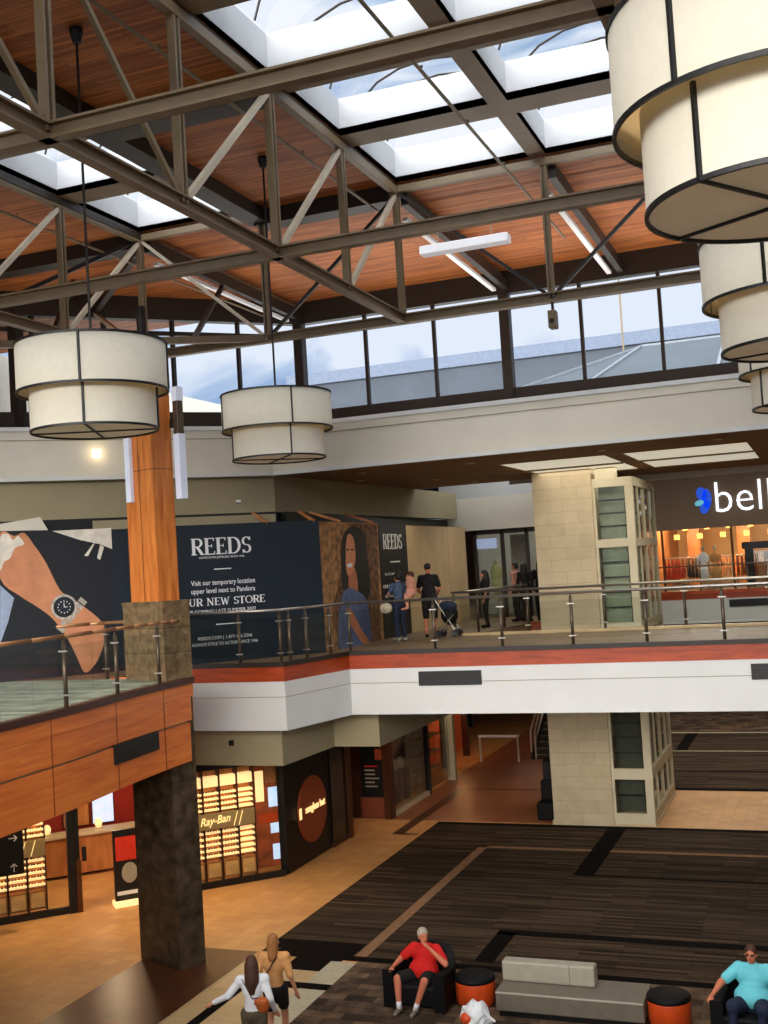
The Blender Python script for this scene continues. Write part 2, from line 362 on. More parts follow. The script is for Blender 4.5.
# bridge fascia
bf = [(-12.9, 20.45), (-10.33, 20.45), (-9.85, 22.65), (9, 22.65)]
def bandmb(pts, out, z0, z1):
    p2 = [(pts[0][0], pts[0][1]-out), (pts[1][0]+out*.5, pts[1][1]-out), (pts[2][0]+out*.6, pts[2][1]-out), (pts[3][0], pts[3][1]-out)]
    return MB().prism(p2+list(reversed(pts)), z0, z1)
struct('trim_7', bandmb(bf, .09, 5.04, 5.13), M['steeldark'])
struct('trim_8', bandmb(bf, .05, 4.74, 5.04), M['redwood'])
struct('trim_9', bandmb(bf, .08, 4.44, 4.74), M['white'])
struct('trim_10', bandmb(bf, .06, 4.425, 4.44), M['beige'])
struct('trim_11', bandmb(bf, .08, 3.76, 4.425), M['white'])
# inner bulkhead under the deck
bk = [(-14.5, 20.95), (-10.72, 20.95), (-10.6, 23.3), (-9.5, 23.3), (-9.5, 36)]
bk2 = [(-14.5, 21.15), (-10.9, 21.15), (-10.8, 23.5), (-9.7, 23.5), (-9.7, 36)]
struct('wall_bulkhead', MB().prism(bk+list(reversed(bk2)), 2.95, 3.77), M['beige'])
struct('ceiling_lower', MB().prism([(-28, 7.4), (-12.05, 23.35), (-11.95, 27.0), (-11.7, 29.2), (-11.7, 60), (-28, 60)], 3.0, 3.06), M['soffit'])
# far edge of the bridge
struct('trim_12', MB().box(-8.5, 9, 26.62, 26.85, 5.1, 5.16), M['paletile'])
struct('trim_13', MB().box(-8.5, 9, 26.86, 26.92, 3.76, 5.1), M['white'])
struct('trim_14', MB().box(-8.1, -7.0, 31.24, 31.3, 4.7, 5.12), M['redwood'])
struct('trim_15', MB().box(-7.0, 9, 48.94, 49.0, 4.76, 5.12), M['redwood'])
struct('trim_16', MB().box(-7.0, 9, 48.92, 49.0, 3.76, 4.76), M['white'])

# ================================================================== clerestory, soffit, roof
cb = (-11.35, 22.5)                              # corner of the cream band
band = [(-20.0, 22.5-8.65), cb, (9, 22.5)]
band_i = [(-20.3, 22.8-8.65), (-11.5, 22.85), (9, 22.85)]
struct('wall_north', MB().prism([cb, (9, 22.5), (9, 22.8), (-11.5, 22.8)], CEIL, 10.14), M['band'])
struct('wall_northwest', MB().prism([(-20.0, 13.85), cb, (-11.5, 22.8), (-20.3, 14.15)], CEIL, 10.14), M['band'])
struct('trim_17', MB().prism([(-20.0, 13.80), (-11.33, 22.45), (9, 22.45), (9, 22.6), (-11.4, 22.6), (-20.1, 13.95)], 10.12, 10.21), M['white'])
struct('trim_25', MB().prism([(-20.0, 13.84), (-11.35, 22.485), (9, 22.485), (9, 22.6), (-11.4, 22.6), (-20.1, 13.95)], 9.93, 9.95), M['beige'])
struct('trim_18', MB().prism([(-20.0, 13.82), (-11.34, 22.47), (9, 22.47), (9, 22.6), (-11.4, 22.6), (-20.1, 13.95)], CEIL-.03, CEIL+.05), M['white'])
# ledge roof behind the band
struct('ceiling_ledge', MB().add([(-11.5, 22.7, 10.1), (9, 22.7, 10.1), (9, 30.5, 11.1), (-14.3, 30.5, 11.1), (-24, 21, 11.1), (-20.3, 14.0, 10.1)], [(0, 1, 2, 3), (0, 3, 4, 5)]), M['white'])
# soffit with two luminous coffers
mb = MB()
hx = [(-6.98, -4.5), (-4.1, -1.42)]
mb.box(-28, 9, 22.82, 25.45, CEIL, CEIL+.1); mb.box(-7.05, 9, 30.65, 34, CEIL, CEIL+.1); mb.box(-28, -6.98, 25.45, 31.0, CEIL, CEIL+.1)
mb.box(-4.5, -4.1, 25.45, 30.65, CEIL, CEIL+.1); mb.box(-1.42, 9, 25.45, 30.65, CEIL, CEIL+.1)
mb.prism([(-28, 22.82), (-11.6, 22.82), (-20.3, 14.1), (-28, 14.1)], CEIL, CEIL+.1)
struct('ceiling', mb, M['soffit'])
for i, (a, b) in enumerate(hx):
    mb = MB(); mb.box(a, b, 25.45, 30.65, CEIL+.02, CEIL+.04); o = struct('ceiling_light_panel', mb, M['coffer'])
    struct('ceiling_panel_bar', MB().box(a, b, 28.0, 28.08, CEIL-.02, CEIL+.02), M['steel'])
struct('ceiling_far_court', MB().box(-7.3, 9, 34, 60, 11.2, 11.3), M['white'])
struct('ceiling_beam', MB().box(-5.9, 9, 33.2, 33.6, CEIL-.16, CEIL), M['white'])
def flat_lights():
    k = 0
    for x, y in ((-9.9, 24.2), (-7.3, 24.3), (-4.3, 24.1), (-1.9, 24.1), (-10.8, 26.2), (-9.4, 28.0), (-9.0, 30.2)):
        o = MB(); o.lathe([(0, -.02), (.07, -.02), (.1, -.005), (.1, 0), (0, 0)], (x, y, CEIL), 20); m = o.build('recessed_downlight', M['frame'])
        t = ['above the boarded shop corner', 'in front of the stone tower', 'before the glass lift', 'at the right end', 'above the portrait banner', 'above the cream hoarding', 'nearest the far upstairs store'][k]
        tag(m, 'small round white downlight in the brown soffit '+t, 'downlight', 'downlights in the brown soffit'); k += 1
flat_lights()
# beige bulkhead over the hoarding
struct('wall_beige_bulkhead', MB().prism([(-20.2, 13.95), (-11.45, 22.68), (-10.9, 34.4), (-11.2, 34.4), (-11.75, 22.9), (-20.4, 14.2)], 8.3, CEIL), M['beige'])
# lit well beyond the soffit
struct('wall_far_north', MB().box(-12.0, -7.05, 36.0, 36.2, 8.9, 11.3), M['white'])
struct('wall_store_bulkhead', MB().box(-11.5, -6.9, 34.6, 34.9, 7.9, 8.95), M['band'])
struct('trim_19', MB().box(-8.2, -6.9, 30.95, 31.05, CEIL-.1, CEIL+.02), M['white'])
# clerestory windows
WY = 30.6; WX = -14.3
def window(name, pts, bays, z0=11.3, z1=14.38):
    a = Vector(pts[0]); b = Vector(pts[1]); d = (b-a); L = d.length; d.normalize()
    o = bpy.data.objects.new(name, None); COL.objects.link(o); o['kind'] = 'structure'; o['_o'] = [0, 0, 0]
    P = lambda s, z: (a.x+d.x*s, a.y+d.y*s, z)
    mb = MB(); mb.bar(P(0, z0+.18), P(L, z0+.18), .25, .42); mb.bar(P(0, 13.98), P(L, 13.98), .1, .12)
    for s in bays: mb.bar(P(s, z0), P(s, z1), .09, .14)
    mb.build('window_frame', M['steeldark'], o)
    MB().bar(P(0, z1+.33), P(L, z1+.33), .3, .72).build('window_header', M['steeldark'], o)
    MB().bar(P(0, (z0+z1)/2), P(L, (z0+z1)/2), .012, z1-z0).build('glass', M['winglass'], o)
    return o
window('window_1', [(WX, WY), (9, WY)], [2.13*i for i in range(11)])
L2 = 12.0
window('window_2', [(WX, WY), (WX-L2*S2, WY-L2*S2)], [i*1.95 for i in range(7)])
window('window_3', [(9, WY), (9, -6)], [2.1*i for i in range(17)])  # unseen east clerestory, added to bring more light into the hall
for i, (x, y) in enumerate(((WX, WY), (-7.9, WY), (-1.5, WY), (WX-8.2*S2, WY-8.2*S2))):
    struct('trim_2%d' % i, MB().box(x-.14, x+.14, y-.2, y+.12, 10.9, 14.95), M['steeldark'])
# roof deck (planks) leaving the skylight openings free
YS = [4.6, 7.6, 10.52, 13.42, 16.33, 19.25, 22.2]
strips = [(-14.27, -11.5), (-7.87, -5.0), (-4.65, -1.78), (1.9, 4.67)]
cells = [(YS[i]+(.62 if i == 4 else .5), YS[i+1]-(.14 if i == 5 else .14)) for i in range(6)]
mb = MB(); xs = [-26, -14.27, -11.5, -7.87, -1.78, 1.9, 4.67, 9]
mb.box(-26, 9, -8, cells[0][0], ROOF, ROOF+.12); mb.box(-26, 9, cells[-1][1], 31, ROOF, ROOF+.12)
for a, b in ((-26, -14.27), (-11.5, -7.87), (-1.78, 1.9), (4.67, 9)): mb.box(a, b, cells[0][0], cells[-1][1], ROOF, ROOF+.12)
struct('ceiling_roof_deck', mb, M['deckwood'])
mb = MB()
for a, b in strips:
    for i in range(len(cells)-1): mb.box(a, b, cells[i][1], cells[i+1][0], ROOF, ROOF+.14)
mb.box(-5.0, -4.65, cells[0][0], cells[-1][1], ROOF, ROOF+.14)
struct('ceiling_skylight_bars', mb, M['steel'])
mb = MB(); g = MB(); rb = MB()
for a, b in strips:
    for y0, y1 in cells:
        h = .7; t0 = ROOF; t1 = ROOF+h; ia, ib, i0, i1 = a, b, y0, y1
        v = [(a, y0, t0), (b, y0, t0), (b, y1, t0), (a, y1, t0), (ia, i0, t1), (ib, i0, t1), (ib, i1, t1), (ia, i1, t1)]
        mb.add(v, [(0, 1, 5, 4), (1, 2, 6, 5), (2, 3, 7, 6), (3, 0, 4, 7)])
        n_ = 8; c_ = (ia+ib)/2; R_ = (ib-ia)/2; arc = [(c_+R_*math.cos(PI*q/n_), t1+.05+.8*math.sin(PI*q/n_)) for q in range(n_+1)]; g.add([(x, yy, z) for yy in (i0, i1) for x, z in arc], [(q, q+1, q+n_+2, q+n_+1) for q in range(n_)])
        for k in range(3):
            cy = i0+(i1-i0)*(k+.5)/3; n = 8; c = (ia+ib)/2; R = (ib-ia)/2
            pp = [(c+R*math.cos(PI*q/n), cy, t1+.06+.8*math.sin(PI*q/n)) for q in range(n+1)]
            rb.path(pp, .022, 6)
struct('ceiling_skylight_wells', mb, M['well'])
struct('ceiling_skylight_glass', g, M['winglass'])
struct('ceiling_skylight_ribs', rb, M['steeldark'])
# opaque roof above the deck between wells
mb = MB()
mb.box(-26, 9, -8, cells[0][0]-.1, ROOF+.14, ROOF+.2); mb.box(-26, 9, cells[-1][1]+.1, 31, ROOF+.14, ROOF+.2)
struct('ceiling_roof_top', mb, M['sky_concrete2'])
# kerb beams beside the skylight strips and across the wood bays, made wide and dark to include their shadow
mb = MB()
for x in (-14.36, -7.99, -1.66): mb.box(x-.1, x+.1, 4.6, 22.3, ROOF-.16, ROOF)
mb.box(-11.46, -11.0, 4.6, 22.3, ROOF-.3, ROOF)
for y in (10.55, 16.36, 22.35): 
    for a, b in ((-26, -14.4), (-11.3, -8.1), (-1.6, 1.9)): mb.box(a, b, y-.25, y+.25, ROOF-.34, ROOF)
struct('ceiling_dark_beams', mb, M['steeldark'])

# ------------------------------------------------------------------ trusses (each a thing)
ZC = 12.12; ZT = 14.86
def hbar(mb, a, b, w=.13, h=.17): mb.bar(a, b, w, h)
TX = [-14.35, -11.15, -7.95, -4.75, -1.55, 1.65]
def truss_y(x, label):          # runs along Y at X = x
    t = thing('roof_truss', label, 'truss', (x, 4.6, ZC), 'roof trusses running away from the camera')
    MB().ibeam((x, 4.6, ZC), (x, 22.2, ZC), .17, .2).build('bottom_chord', M['steel'], t)
    MB().bar((x, 4.6, ZT), (x, 30.5, ZT), .14, .16).build('top_chord', M['steel'], t)
    for y in YS: MB().twin((x, y, ZC), (x, y, ZT), .16, .12, (0, 1, 0)).build('vertical_strut', M['steel'], t)
    for i in range(6):
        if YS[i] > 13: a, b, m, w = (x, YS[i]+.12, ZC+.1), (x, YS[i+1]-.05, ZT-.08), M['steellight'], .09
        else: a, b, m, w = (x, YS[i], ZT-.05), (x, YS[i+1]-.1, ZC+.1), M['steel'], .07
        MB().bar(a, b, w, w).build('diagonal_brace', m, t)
    return t
truss_y(-14.35, 'taupe steel roof truss furthest to the left, above the first drum pendant')
truss_y(-7.95, 'long taupe steel roof truss crossing the frame beside the double skylight strip')
truss_y(-1.55, 'taupe steel roof truss mostly hidden behind the big drum pendants')
def truss_x(y, label, full):
    t = thing('roof_truss', label, 'truss', (-14.35, y, ZC), 'roof trusses running across the hall')
    MB().ibeam((-17.5, y, ZC), (4.8, y, ZC), .17, .2).build('bottom_chord', M['steel'], t)
    MB().bar((-17.5, y, ZT+.03), (4.8, y, ZT+.03), .14, .14).build('top_chord', M['steel'], t)
    for x in ((-11.15, -4.75, 1.65) if full else ()): MB().twin((x, y, ZC), (x, y, ZT), .14, .1, (1, 0, 0)).build('vertical_strut', M['steel'], t)
    if full:
        for i, (a, b) in enumerate((((-14.35, ZT), (-11.15, ZC)), ((-7.95, ZT), (-4.75, ZC)), ((-1.55, ZT), (-4.75, ZC)), ((-7.95, ZT-.1), (-11.15, ZC)))):
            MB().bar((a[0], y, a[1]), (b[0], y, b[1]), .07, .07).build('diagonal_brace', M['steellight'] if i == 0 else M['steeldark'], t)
    return t
truss_x(10.52, 'taupe steel roof truss nearest the camera, its chord rising across the skylights', False)
truss_x(16.33, 'taupe steel roof truss carrying the white tube light fixture', False)
truss_x(22.2, 'taupe steel roof truss directly in front of the clerestory windows', True)
# rafters over the plank ceiling between truss ends and the window columns
for x, lab in ((-14.35, 'dark steel rafter ending at the clerestory corner column'), (-7.95, 'dark steel rafter ending at the thick window column'), (-4.75, 'dark steel rafter right of the thick window column')):
    t = thing('roof_rafter', lab, 'rafter', (x, 22.3, 14.6), 'rafters under the far plank ceiling')
    MB().bar((x+.15, 22.3, 14.72), (x+.15, 30.45, 14.6), .16, .3).build('rafter_beam', M['steeldark'], t)
    MB().bar((x-.1, 23.0, 14.5), (x-.1, 30.1, 14.42), .12, .08).build('white_flange', M['tube'], t)
for x, lab in ((-17.0, 'dark steel hip beam over the left end of the clerestory'),):
    t = thing('roof_rafter', lab, 'rafter', (-14.35, 22.2, 14.6), 'rafters under the far plank ceiling')
    MB().bar((-14.35, 22.2, 14.7), (-18.6, 26.3, 14.6), .16, .3).build('rafter_beam', M['steeldark'], t)
    MB().bar((-14.35, 22.2, 12.2), (-18.6, 26.3, 14.5), .1, .1).build('diagonal_brace', M['steellight'], t)
# chamfer edge bar at truss level
t = thing('roof_truss', 'dark diagonal roof truss behind the left drum pendant, cutting the window corner', 'truss', (-14.35, 22.2, ZC), 'roof trusses running across the hall')
MB().bar((-11.2, 22.25, ZC+.02), (-18.5, 17.8, ZC+.02), .12, .15).build('bottom_chord', M['steel'], t)
MB().bar((-17.9, 18.3, ZC), (-14.35, 22.15, ZT), .09, .09).build('diagonal_brace', M['steeldark'], t)
for a, b in (((-12.6, 21.4, ZC), (-14.3, 26, 14.6)), ((-15.2, 19.8, ZC), (-17.2, 23.5, 14.6))): MB().bar(a, b, .1, .1).build('diagonal_brace', M['steeldark'], t)
# sprinkler pipes
for x, z, y1, lab in ((-8.42, 14.55, 22.3, 'thin pale sprinkler pipe left of the double skylight'), (-5.25, 14.5, 26.5, 'thin pale sprinkler pipe under the middle skylight bar'), (-14.9, 14.5, 30, 'thin pale sprinkler pipe beside the leftmost truss')):
    mb = MB(); mb.tube((x, 4.6, z), (x, y1, z), .03, n=8)
    o = tag(mb.build('sprinkler_pipe', M['steel'], None), lab, 'pipe', 'sprinkler pipes')
    for k in range(6):
        yy = 9+k*2.4; mb = MB(); mb.tube((x, yy, z), (x, yy, z+.07), .012, n=6); mb.ball((x, yy, z+.08), (.03, .03, .02), 8, 6)
        mb.build('sprinkler_head', M['steel'], o)
for y, z, lab in ((24.0, 14.55, 'thin sprinkler pipe crossing the plank ceiling nearest the skylights'),):
    mb = MB(); mb.tube((-16, y, z), (4, y, z), .035, n=8); tag(mb.build('sprinkler_pipe', M['steellight']), lab, 'pipe', 'sprinkler pipes')

# ================================================================== pendants
def make_pendant():
    t = thing('drum_pendant_lamp', '', 'pendant lamp', (0, 0, 0), 'two tier drum pendants')
    def ring(mb, r, z, h=.03): mb.lathe([(r-.012, z-h/2), (r+.014, z-h/2), (r+.014, z+h/2), (r-.012, z+h/2), (r-.012, z-h/2)], (0, 0, 0), 64)
    mb = MB(); mb.lathe([(1.055, .56), (1.055, 1.24), (1.045, 1.24), (1.045, .56), (1.055, .56)], n=64); up = mb.build('upper_shade', M['shade'], t, smooth=True)
    mb = MB(); mb.lathe([(.885, 0.0), (.885, .70), (.875, .70), (.875, 0.0), (.885, 0.0)], n=64); lo = mb.build('lower_shade', M['shade'], t, smooth=True)
    mb = MB(); mb.lathe([(0.001, .02), (.875, .02), (.875, .03), (0.001, .03)], n=64); mb.build('diffuser', M['shade_in'], t)
    mb = MB(); mb.lathe([(0.001, 1.17), (1.045, 1.17), (1.045, 1.18), (0.001, 1.18)], n=64); mb.build('top_diffuser', M['shade_in'], t)
    for r, z, p in ((1.055, 1.24, up), (1.055, .56, up), (.885, .01, lo)):
        mb = MB(); ring(mb, r, z, .032); mb.build('rim', M['black'], p)
    for k in range(4):
        a = math.radians(-68+90*k); c, s_ = math.cos(a), math.sin(a)
        MB().bar((1.06*c, 1.06*s_, .56), (1.06*c, 1.06*s_, 1.24), .03, .03).build('seam_bar', M['black'], up)
        MB().bar((.89*c, .89*s_, .0), (.89*c, .89*s_, .6), .03, .03).build('seam_bar', M['black'], lo)
    mb = MB()
    for k in range(2):
        a = math.radians(-68+90*k); c, s_ = math.cos(a), math.sin(a); mb.bar((.88*c, .88*s_, 0), (-.88*c, -.88*s_, 0), .025, .02)
    mb.build('cross_bar', M['black'], t)
    mb = MB(); mb.tube((0, 0, 1.18), (0, 0, 5.7), .02, n=8); mb.build('rod', M['steeldark'], t)
    mb = MB(); mb.lathe([(0.001, 5.68), (.06, 5.68), (.1, 5.84), (.1, 5.89), (0.001, 5.89)], n=20); mb.build('ceiling_canopy', M['black'], t)
    return t
pl = ['large two tier cream drum pendant in front of the wooden column', 'smaller looking two tier drum pendant between the sign and the clerestory windows', 'huge cream drum pendant cut by the top right corner',
      'second cream drum pendant down from the top right corner', 'cream drum pendant lowest in the right hand row, mostly cut off']
p0 = make_pendant(); spots = [(-9.57, 13.42), (-9.6, 19.3), (-.06, 7.6), (-.06, 13.42), (-.06, 19.3)]
pend = []
for i, (x, y) in enumerate(spots):
    o = p0 if i == 0 else copy_thing(p0, (x, y, 9.09)); o.location = (x, y, 9.09); o.rotation_euler = (0, 0, math.radians((4.5, 20, 36, 50, 16)[i])); o['label'] = pl[i]; pend.append(o)
    ld = bpy.data.lights.new('pendant_bulb', 'POINT'); ld.energy = 14; ld.color = (1, .78, .5); ld.shadow_soft_size = .12
    lo = bpy.data.objects.new('pendant_bulb', ld); COL.objects.link(lo); lo.location = (x, y, 9.09+.45)
# tube fixture
t = thing('tube_light_fixture', 'white rectangular tube light hanging level from a roof truss chord', 'light fixture', (-4.78, 16.33, 11.6))
MB().obox((-4.78, 16.33, 11.74), (1.4, .22, .13)).build('housing', mat('lit_tube_cover', (236, 238, 244), .4, 0, .02, 3, emit=.35), t, bevel=.01)
for x in (-5.2, -4.35): MB().tube((x, 16.33, 11.8), (x, 16.33, 12.04), .008, n=6).build('hanger_wire', M['steellight'], t)
# camera under truss
t = thing('security_camera', 'small beige box camera hanging below the truss in front of the clerestory glass', 'security camera', (-4.75, 22.2, 11.55))
MB().tube((-4.75, 22.2, 12.05), (-4.75, 22.2, 11.86), .03).build('mount', M['steeldark'], t)
MB().obox((-4.75, 22.17, 11.66), (.16, .26, .36)).build('housing', M['steel'], t, bevel=.02)
MB().tube((-4.75, 22.06, 11.62), (-4.75, 22.03, 11.62), .05).build('lens', M['black'], t)

# ================================================================== near column
cr = math.radians(-21)
def crot(u, v): c, s_ = math.cos(cr), math.sin(cr); return (-11.60+u*c-v*s_, 17.87+u*s_+v*c)
def cbox(mb, w, d, z0, z1, v0=0): c = crot(0, v0); mb.obox((c[0], c[1], (z0+z1)/2), (w, d, z1-z0), cr)
t = thing('column', 'tall square column, dark granite below and orange wood above, on the near balcony corner', 'column', (-11.62, 17.86, 0))
mb = MB(); cbox(mb, 1.2, .55, 0, 5.1); mb.build('granite_shaft', M['marble'], t)
mb = MB()
for z in (1.1, 2.2, 3.3, 4.4): cbox(mb, 1.204, .554, z, z+.01)
for z in (5.6, 6.05): cbox(mb, 1.224, .604, z, z+.01)
mb.build('stone_joint', M['black'], t)
mb = MB(); cbox(mb, 1.22, .6, 5.1, 6.5); mb.build('granite_base', M['granite'], t)
mb = MB(); cbox(mb, 1.25, .63, 6.48, 6.54); mb.build('granite_cap', M['granite'], t)
mb = MB(); cbox(mb, .86, .45, 6.54, 10.9)
cw = mb.build('wood_shaft', M['colwood'], t)
mb = MB(); cbox(mb, .864, .454, 8.95, 8.962); cbox(mb, .012, .456, 6.56, 10.9); mb.build('panel_joint', M['shopdark'], t)
mb = MB(); c0 = crot(0, 0); mb.tube((c0[0], c0[1], 10.9), (c0[0], c0[1], 12.05), .09); mb.build('steel_stub', M['steeldark'], t)
for sgn, lab in ((-1, 'tall frosted white sconce on the left side of the wooden column'), (1, 'tall frosted white sconce on the right side of the wooden column')):
    cx, cy = ((-11.92, 17.76) if sgn < 0 else (-10.93, 17.9)); t = thing('column_sconce', lab, 'wall light', (cx, cy, 8.4), 'frosted sconces on the wooden column')
    MB().obox((cx, cy, 8.99), (.16, .16, 1.2), cr).build('frosted_tube', M['sconce'], t, bevel=.01)
    MB().obox((cx, cy, 9.9), (.14, .14, .62), cr).build('housing', M['post'], t, bevel=.01)
    MB().obox((cx, cy, 10.33), (.15, .15, .26), cr).build('upper_tube', M['sconce'], t)
    ax, ay = (cx-sgn*.1, cy); MB().obox((ax, ay, 9.8), (.22, .06, .16), cr).build('bracket', M['black'], t)

# vents
ang = math.atan2(1.55, -.25)
def ventbox(name, label, c, size, rz, grp):
    t = thing(name, label, 'air vent', c, grp)
    MB().obox(c, size, rz).build('vent_housing', M['black'], t)
    mb = MB(); n = 5
    for i in range(n):
        z = c[2]-size[2]/2+size[2]*(i+.5)/n
        nx, ny = math.sin(rz), -math.cos(rz)
        mb.obox((c[0]+nx*(size[1]/2+.004), c[1]+ny*(size[1]/2+.004), z), (size[0]*.94, .008, .012), rz)
    mb.build('louvre_blade', M['black'], t); return t
ventbox('fascia_vent', 'black louvred vent box on the curved orange wood fascia', (-10.86, 15.9, 4.19), (1.45, .14, .31), math.radians(95), 'black vents in the fascias')
ventbox('fascia_vent', 'long black louvred vent in the middle of the white bridge fascia', (-7.53, 22.56, 4.51), (1.38, .05, .3), 0, 'black vents in the fascias')
ventbox('fascia_vent', 'black louvred vent in the bridge fascia cut by the right edge', (-.8, 22.56, 4.51), (1.38, .05, .3), 0, 'black vents in the fascias')
ventbox('fascia_vent', 'black louvred vent in the far fascia below the department store', (-3.1, 48.9, 4.55), (1.6, .05, .3), 0, 'black vents in the fascias')
t = tag(MB().obox((-11.9, 20.93, 3.42), (.11, .04, .11), 0).build('wall_speaker', M['black'], None, bevel=.01), 'tiny square black device on the beige bulkhead', 'device')

# ================================================================== railings
def railing(label, pts, posts, rail_mat, closed=False, step=None, clamps=True, ztop=6.17, z0=5.1):
    t = thing('glass_railing', label, 'railing', (pts[0][0], pts[0][1], z0), 'glass railings with steel posts')
    MB().path([(x, y, ztop) for x, y in pts], .032, 10).build('handrail', rail_mat, t, smooth=True)
    for x, y in posts:
        mb = MB(); mb.tube((x, y, z0), (x, y, ztop-.1), .034, n=10); mb.tube((x, y, ztop-.1), (x, y, ztop-.03), .03, .012, n=10)
        p = mb.build('post', M['post'], t, smooth=True)
        if clamps:
            for zz in (z0+.2, ztop-.22): mb = MB(); mb.bar((x-.075, y-.02, zz), (x+.075, y-.02, zz), .03, .022); mb.build('glass_clamp', M['chrome'], p)
    for a, b in zip(pts, pts[1:]):
        a = Vector((a[0], a[1], z0)); b = Vector((b[0], b[1], z0)); d = (b-a)
        if d.length < .15: continue
        MB().bar((a.x, a.y, (z0+ztop)/2), (b.x, b.y, (z0+ztop)/2), .012, ztop-z0-.3).build('glass_panel', M['railglass'], t)
    return t
npts = [(x-.03, y) for x, y in smooth_pts(near_edge, 2)]
railing('bronze topped glass railing along the curved near balcony', npts, [(-10.5, 10.8), (-10.57, 12.31), (-10.67, 13.92), (-10.87, 15.51), (-11.0, 16.95), (-11.03, 17.85)], M['railwood'])
railing('short return of the bronze topped railing behind the granite column', [(-11.1, 17.9), (-11.4, 18.15), (-12.9, 18.1), (-13.1, 17.9), (-13.4, 17.3)], [(-12.9, 18.1)], M['railwood'])
bp = [(-12.7, 20.52), (-10.36, 20.52), (-9.9, 22.7), (9, 22.7)]
posts = [(-11.35, 20.52), (-10.42, 20.54), (-10.3, 20.72), (-10.2, 21.3), (-10.02, 22.1), (-9.82, 22.7)]+[(-7.86+1.48*i, 22.7) for i in range(8)]
railing('long steel topped glass railing along the near edge of the bridge', bp, posts, M['chrome'])
railing('steel topped glass railing along the far edge of the bridge, before the stone tower', [(-8.75, 26.75), (9, 26.75)], [(-8.7+1.86*i, 26.75) for i in range(8)], M['chrome'])
railing('receding steel topped railing left of the stone tower', [(-8.6, 26.9), (-7.95, 31.2)], [(-8.45, 27.9), (-8.2, 29.5), (-7.95, 31.2)], M['chrome'], clamps=False)
railing('distant glass railing in front of the department store', [(-7, 49.05), (9, 49.05)], [(-6.9+1.9*i, 49.05) for i in range(7)], M['chrome'], clamps=False)

# ================================================================== stone tower + glass lift
t = thing('stone_tower', 'tall tan stone block pier rising through both levels in the middle distance', 'pier', (-6.28, 30.9, 0))
MB().box(-7.05, -5.5, 28.9, 33.0, 0, CEIL).build('stone_shaft', M['stone'], t)
MB().box(-7.08, -5.48, 28.87, 33.0, 0, .12).build('base_course', M['stone'], t)
t = thing('glass_lift_shaft', 'glazed lift shaft with cream frame attached to the stone pier', 'lift', (-5.0, 30.9, 0))
x0, x1, y0, y1 = -5.5, -4.47, 28.95, 32.9
for (a, b) in ((0, .32), (1.17, 1.44), (2.95, 3.1), (4.9, 5.14), (7.07, 7.28), (8.62, 8.85)):
    mb = MB(); mb.box(x0, x1, y0, y0+.1, a, b); mb.box(x1-.1, x1, y0+.1, y1, a, b); mb.build('ring_beam', M['frame'], t)
mb = MB()
for z0, z1 in ((0, 8.85),):
    mb.box(x0, x0+.07, y0+.005, y0+.095, z0, z1); mb.box(x1-.2, x1-.004, y0+.005, y0+.2, z0, z1); mb.box(x1-.11, x1-.005, y1-.12, y1, z0, z1); mb.box(x1-.09, x1-.01, 30.9, 31.0, z0, z1)
mb.build('corner_mullion', M['frame'], t)
mb = MB(); mb.box(x0+.05, x1-.1, y0+.05, y0+.06, .3, 8.7); mb.box(x1-.06, x1-.05, y0+.2, y1-.1, .3, 8.7); mb.build('glass_wall', M['elevglass'], t)
mb = MB()
for z0, z1 in ((.32, 1.17), (1.44, 2.95), (3.1, 4.9), (5.14, 7.07), (7.28, 8.62)):
    n = max(2, round((z1-z0)/.36))
    for i in range(1, n):
        z = z0+(z1-z0)*i/n; mb.box(x0+.1, x1-.24, y0+.2, y0+.23, z-.025, z+.02); mb.box(x1-.2, x1-.17, y0+.3, y1-.2, z-.025, z+.02)
mb.build('louvre_bar', M['black'], t)
MB().box(x0+.08, x1-.3, y0+.45, y0+.5, 5.1, 8.7).build('shaft_back_panel', mat('lift_backing', (158, 164, 146), .7), t)  # pale tone stands in for light inside the upper shaft
MB().box(x0+.08, x1-.3, y0+.45, y0+.5, .3, 5.1).build('shaft_back_panel', mat('lift_backing_dark', (62, 62, 54), .7), t)  # dark tone stands in for shade in the lower shaft
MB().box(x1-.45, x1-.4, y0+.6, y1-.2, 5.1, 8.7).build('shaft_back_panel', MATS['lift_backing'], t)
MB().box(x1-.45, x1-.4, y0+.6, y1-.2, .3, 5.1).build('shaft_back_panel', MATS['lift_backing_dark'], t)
for y in (29.9, 31.9): MB().box(x1-.06, x1-.01, y, y+.06, .2, 8.7).build('mullion_bar', M['frame'], t)
for y in (30.0, 31.9): MB().box(x1-.35, x1-.28, y, y+.08, .2, 8.7).build('guide_rail', M['steeldark'], t)
MB().box(x0, x1+.02, y0-.02, y1, 0, .05).build('curb', M['stone'], t)
struct('trim_24', MB().box(-5.4, -4.9, 28.97, 29.4, 8.85, CEIL), M['frame'])

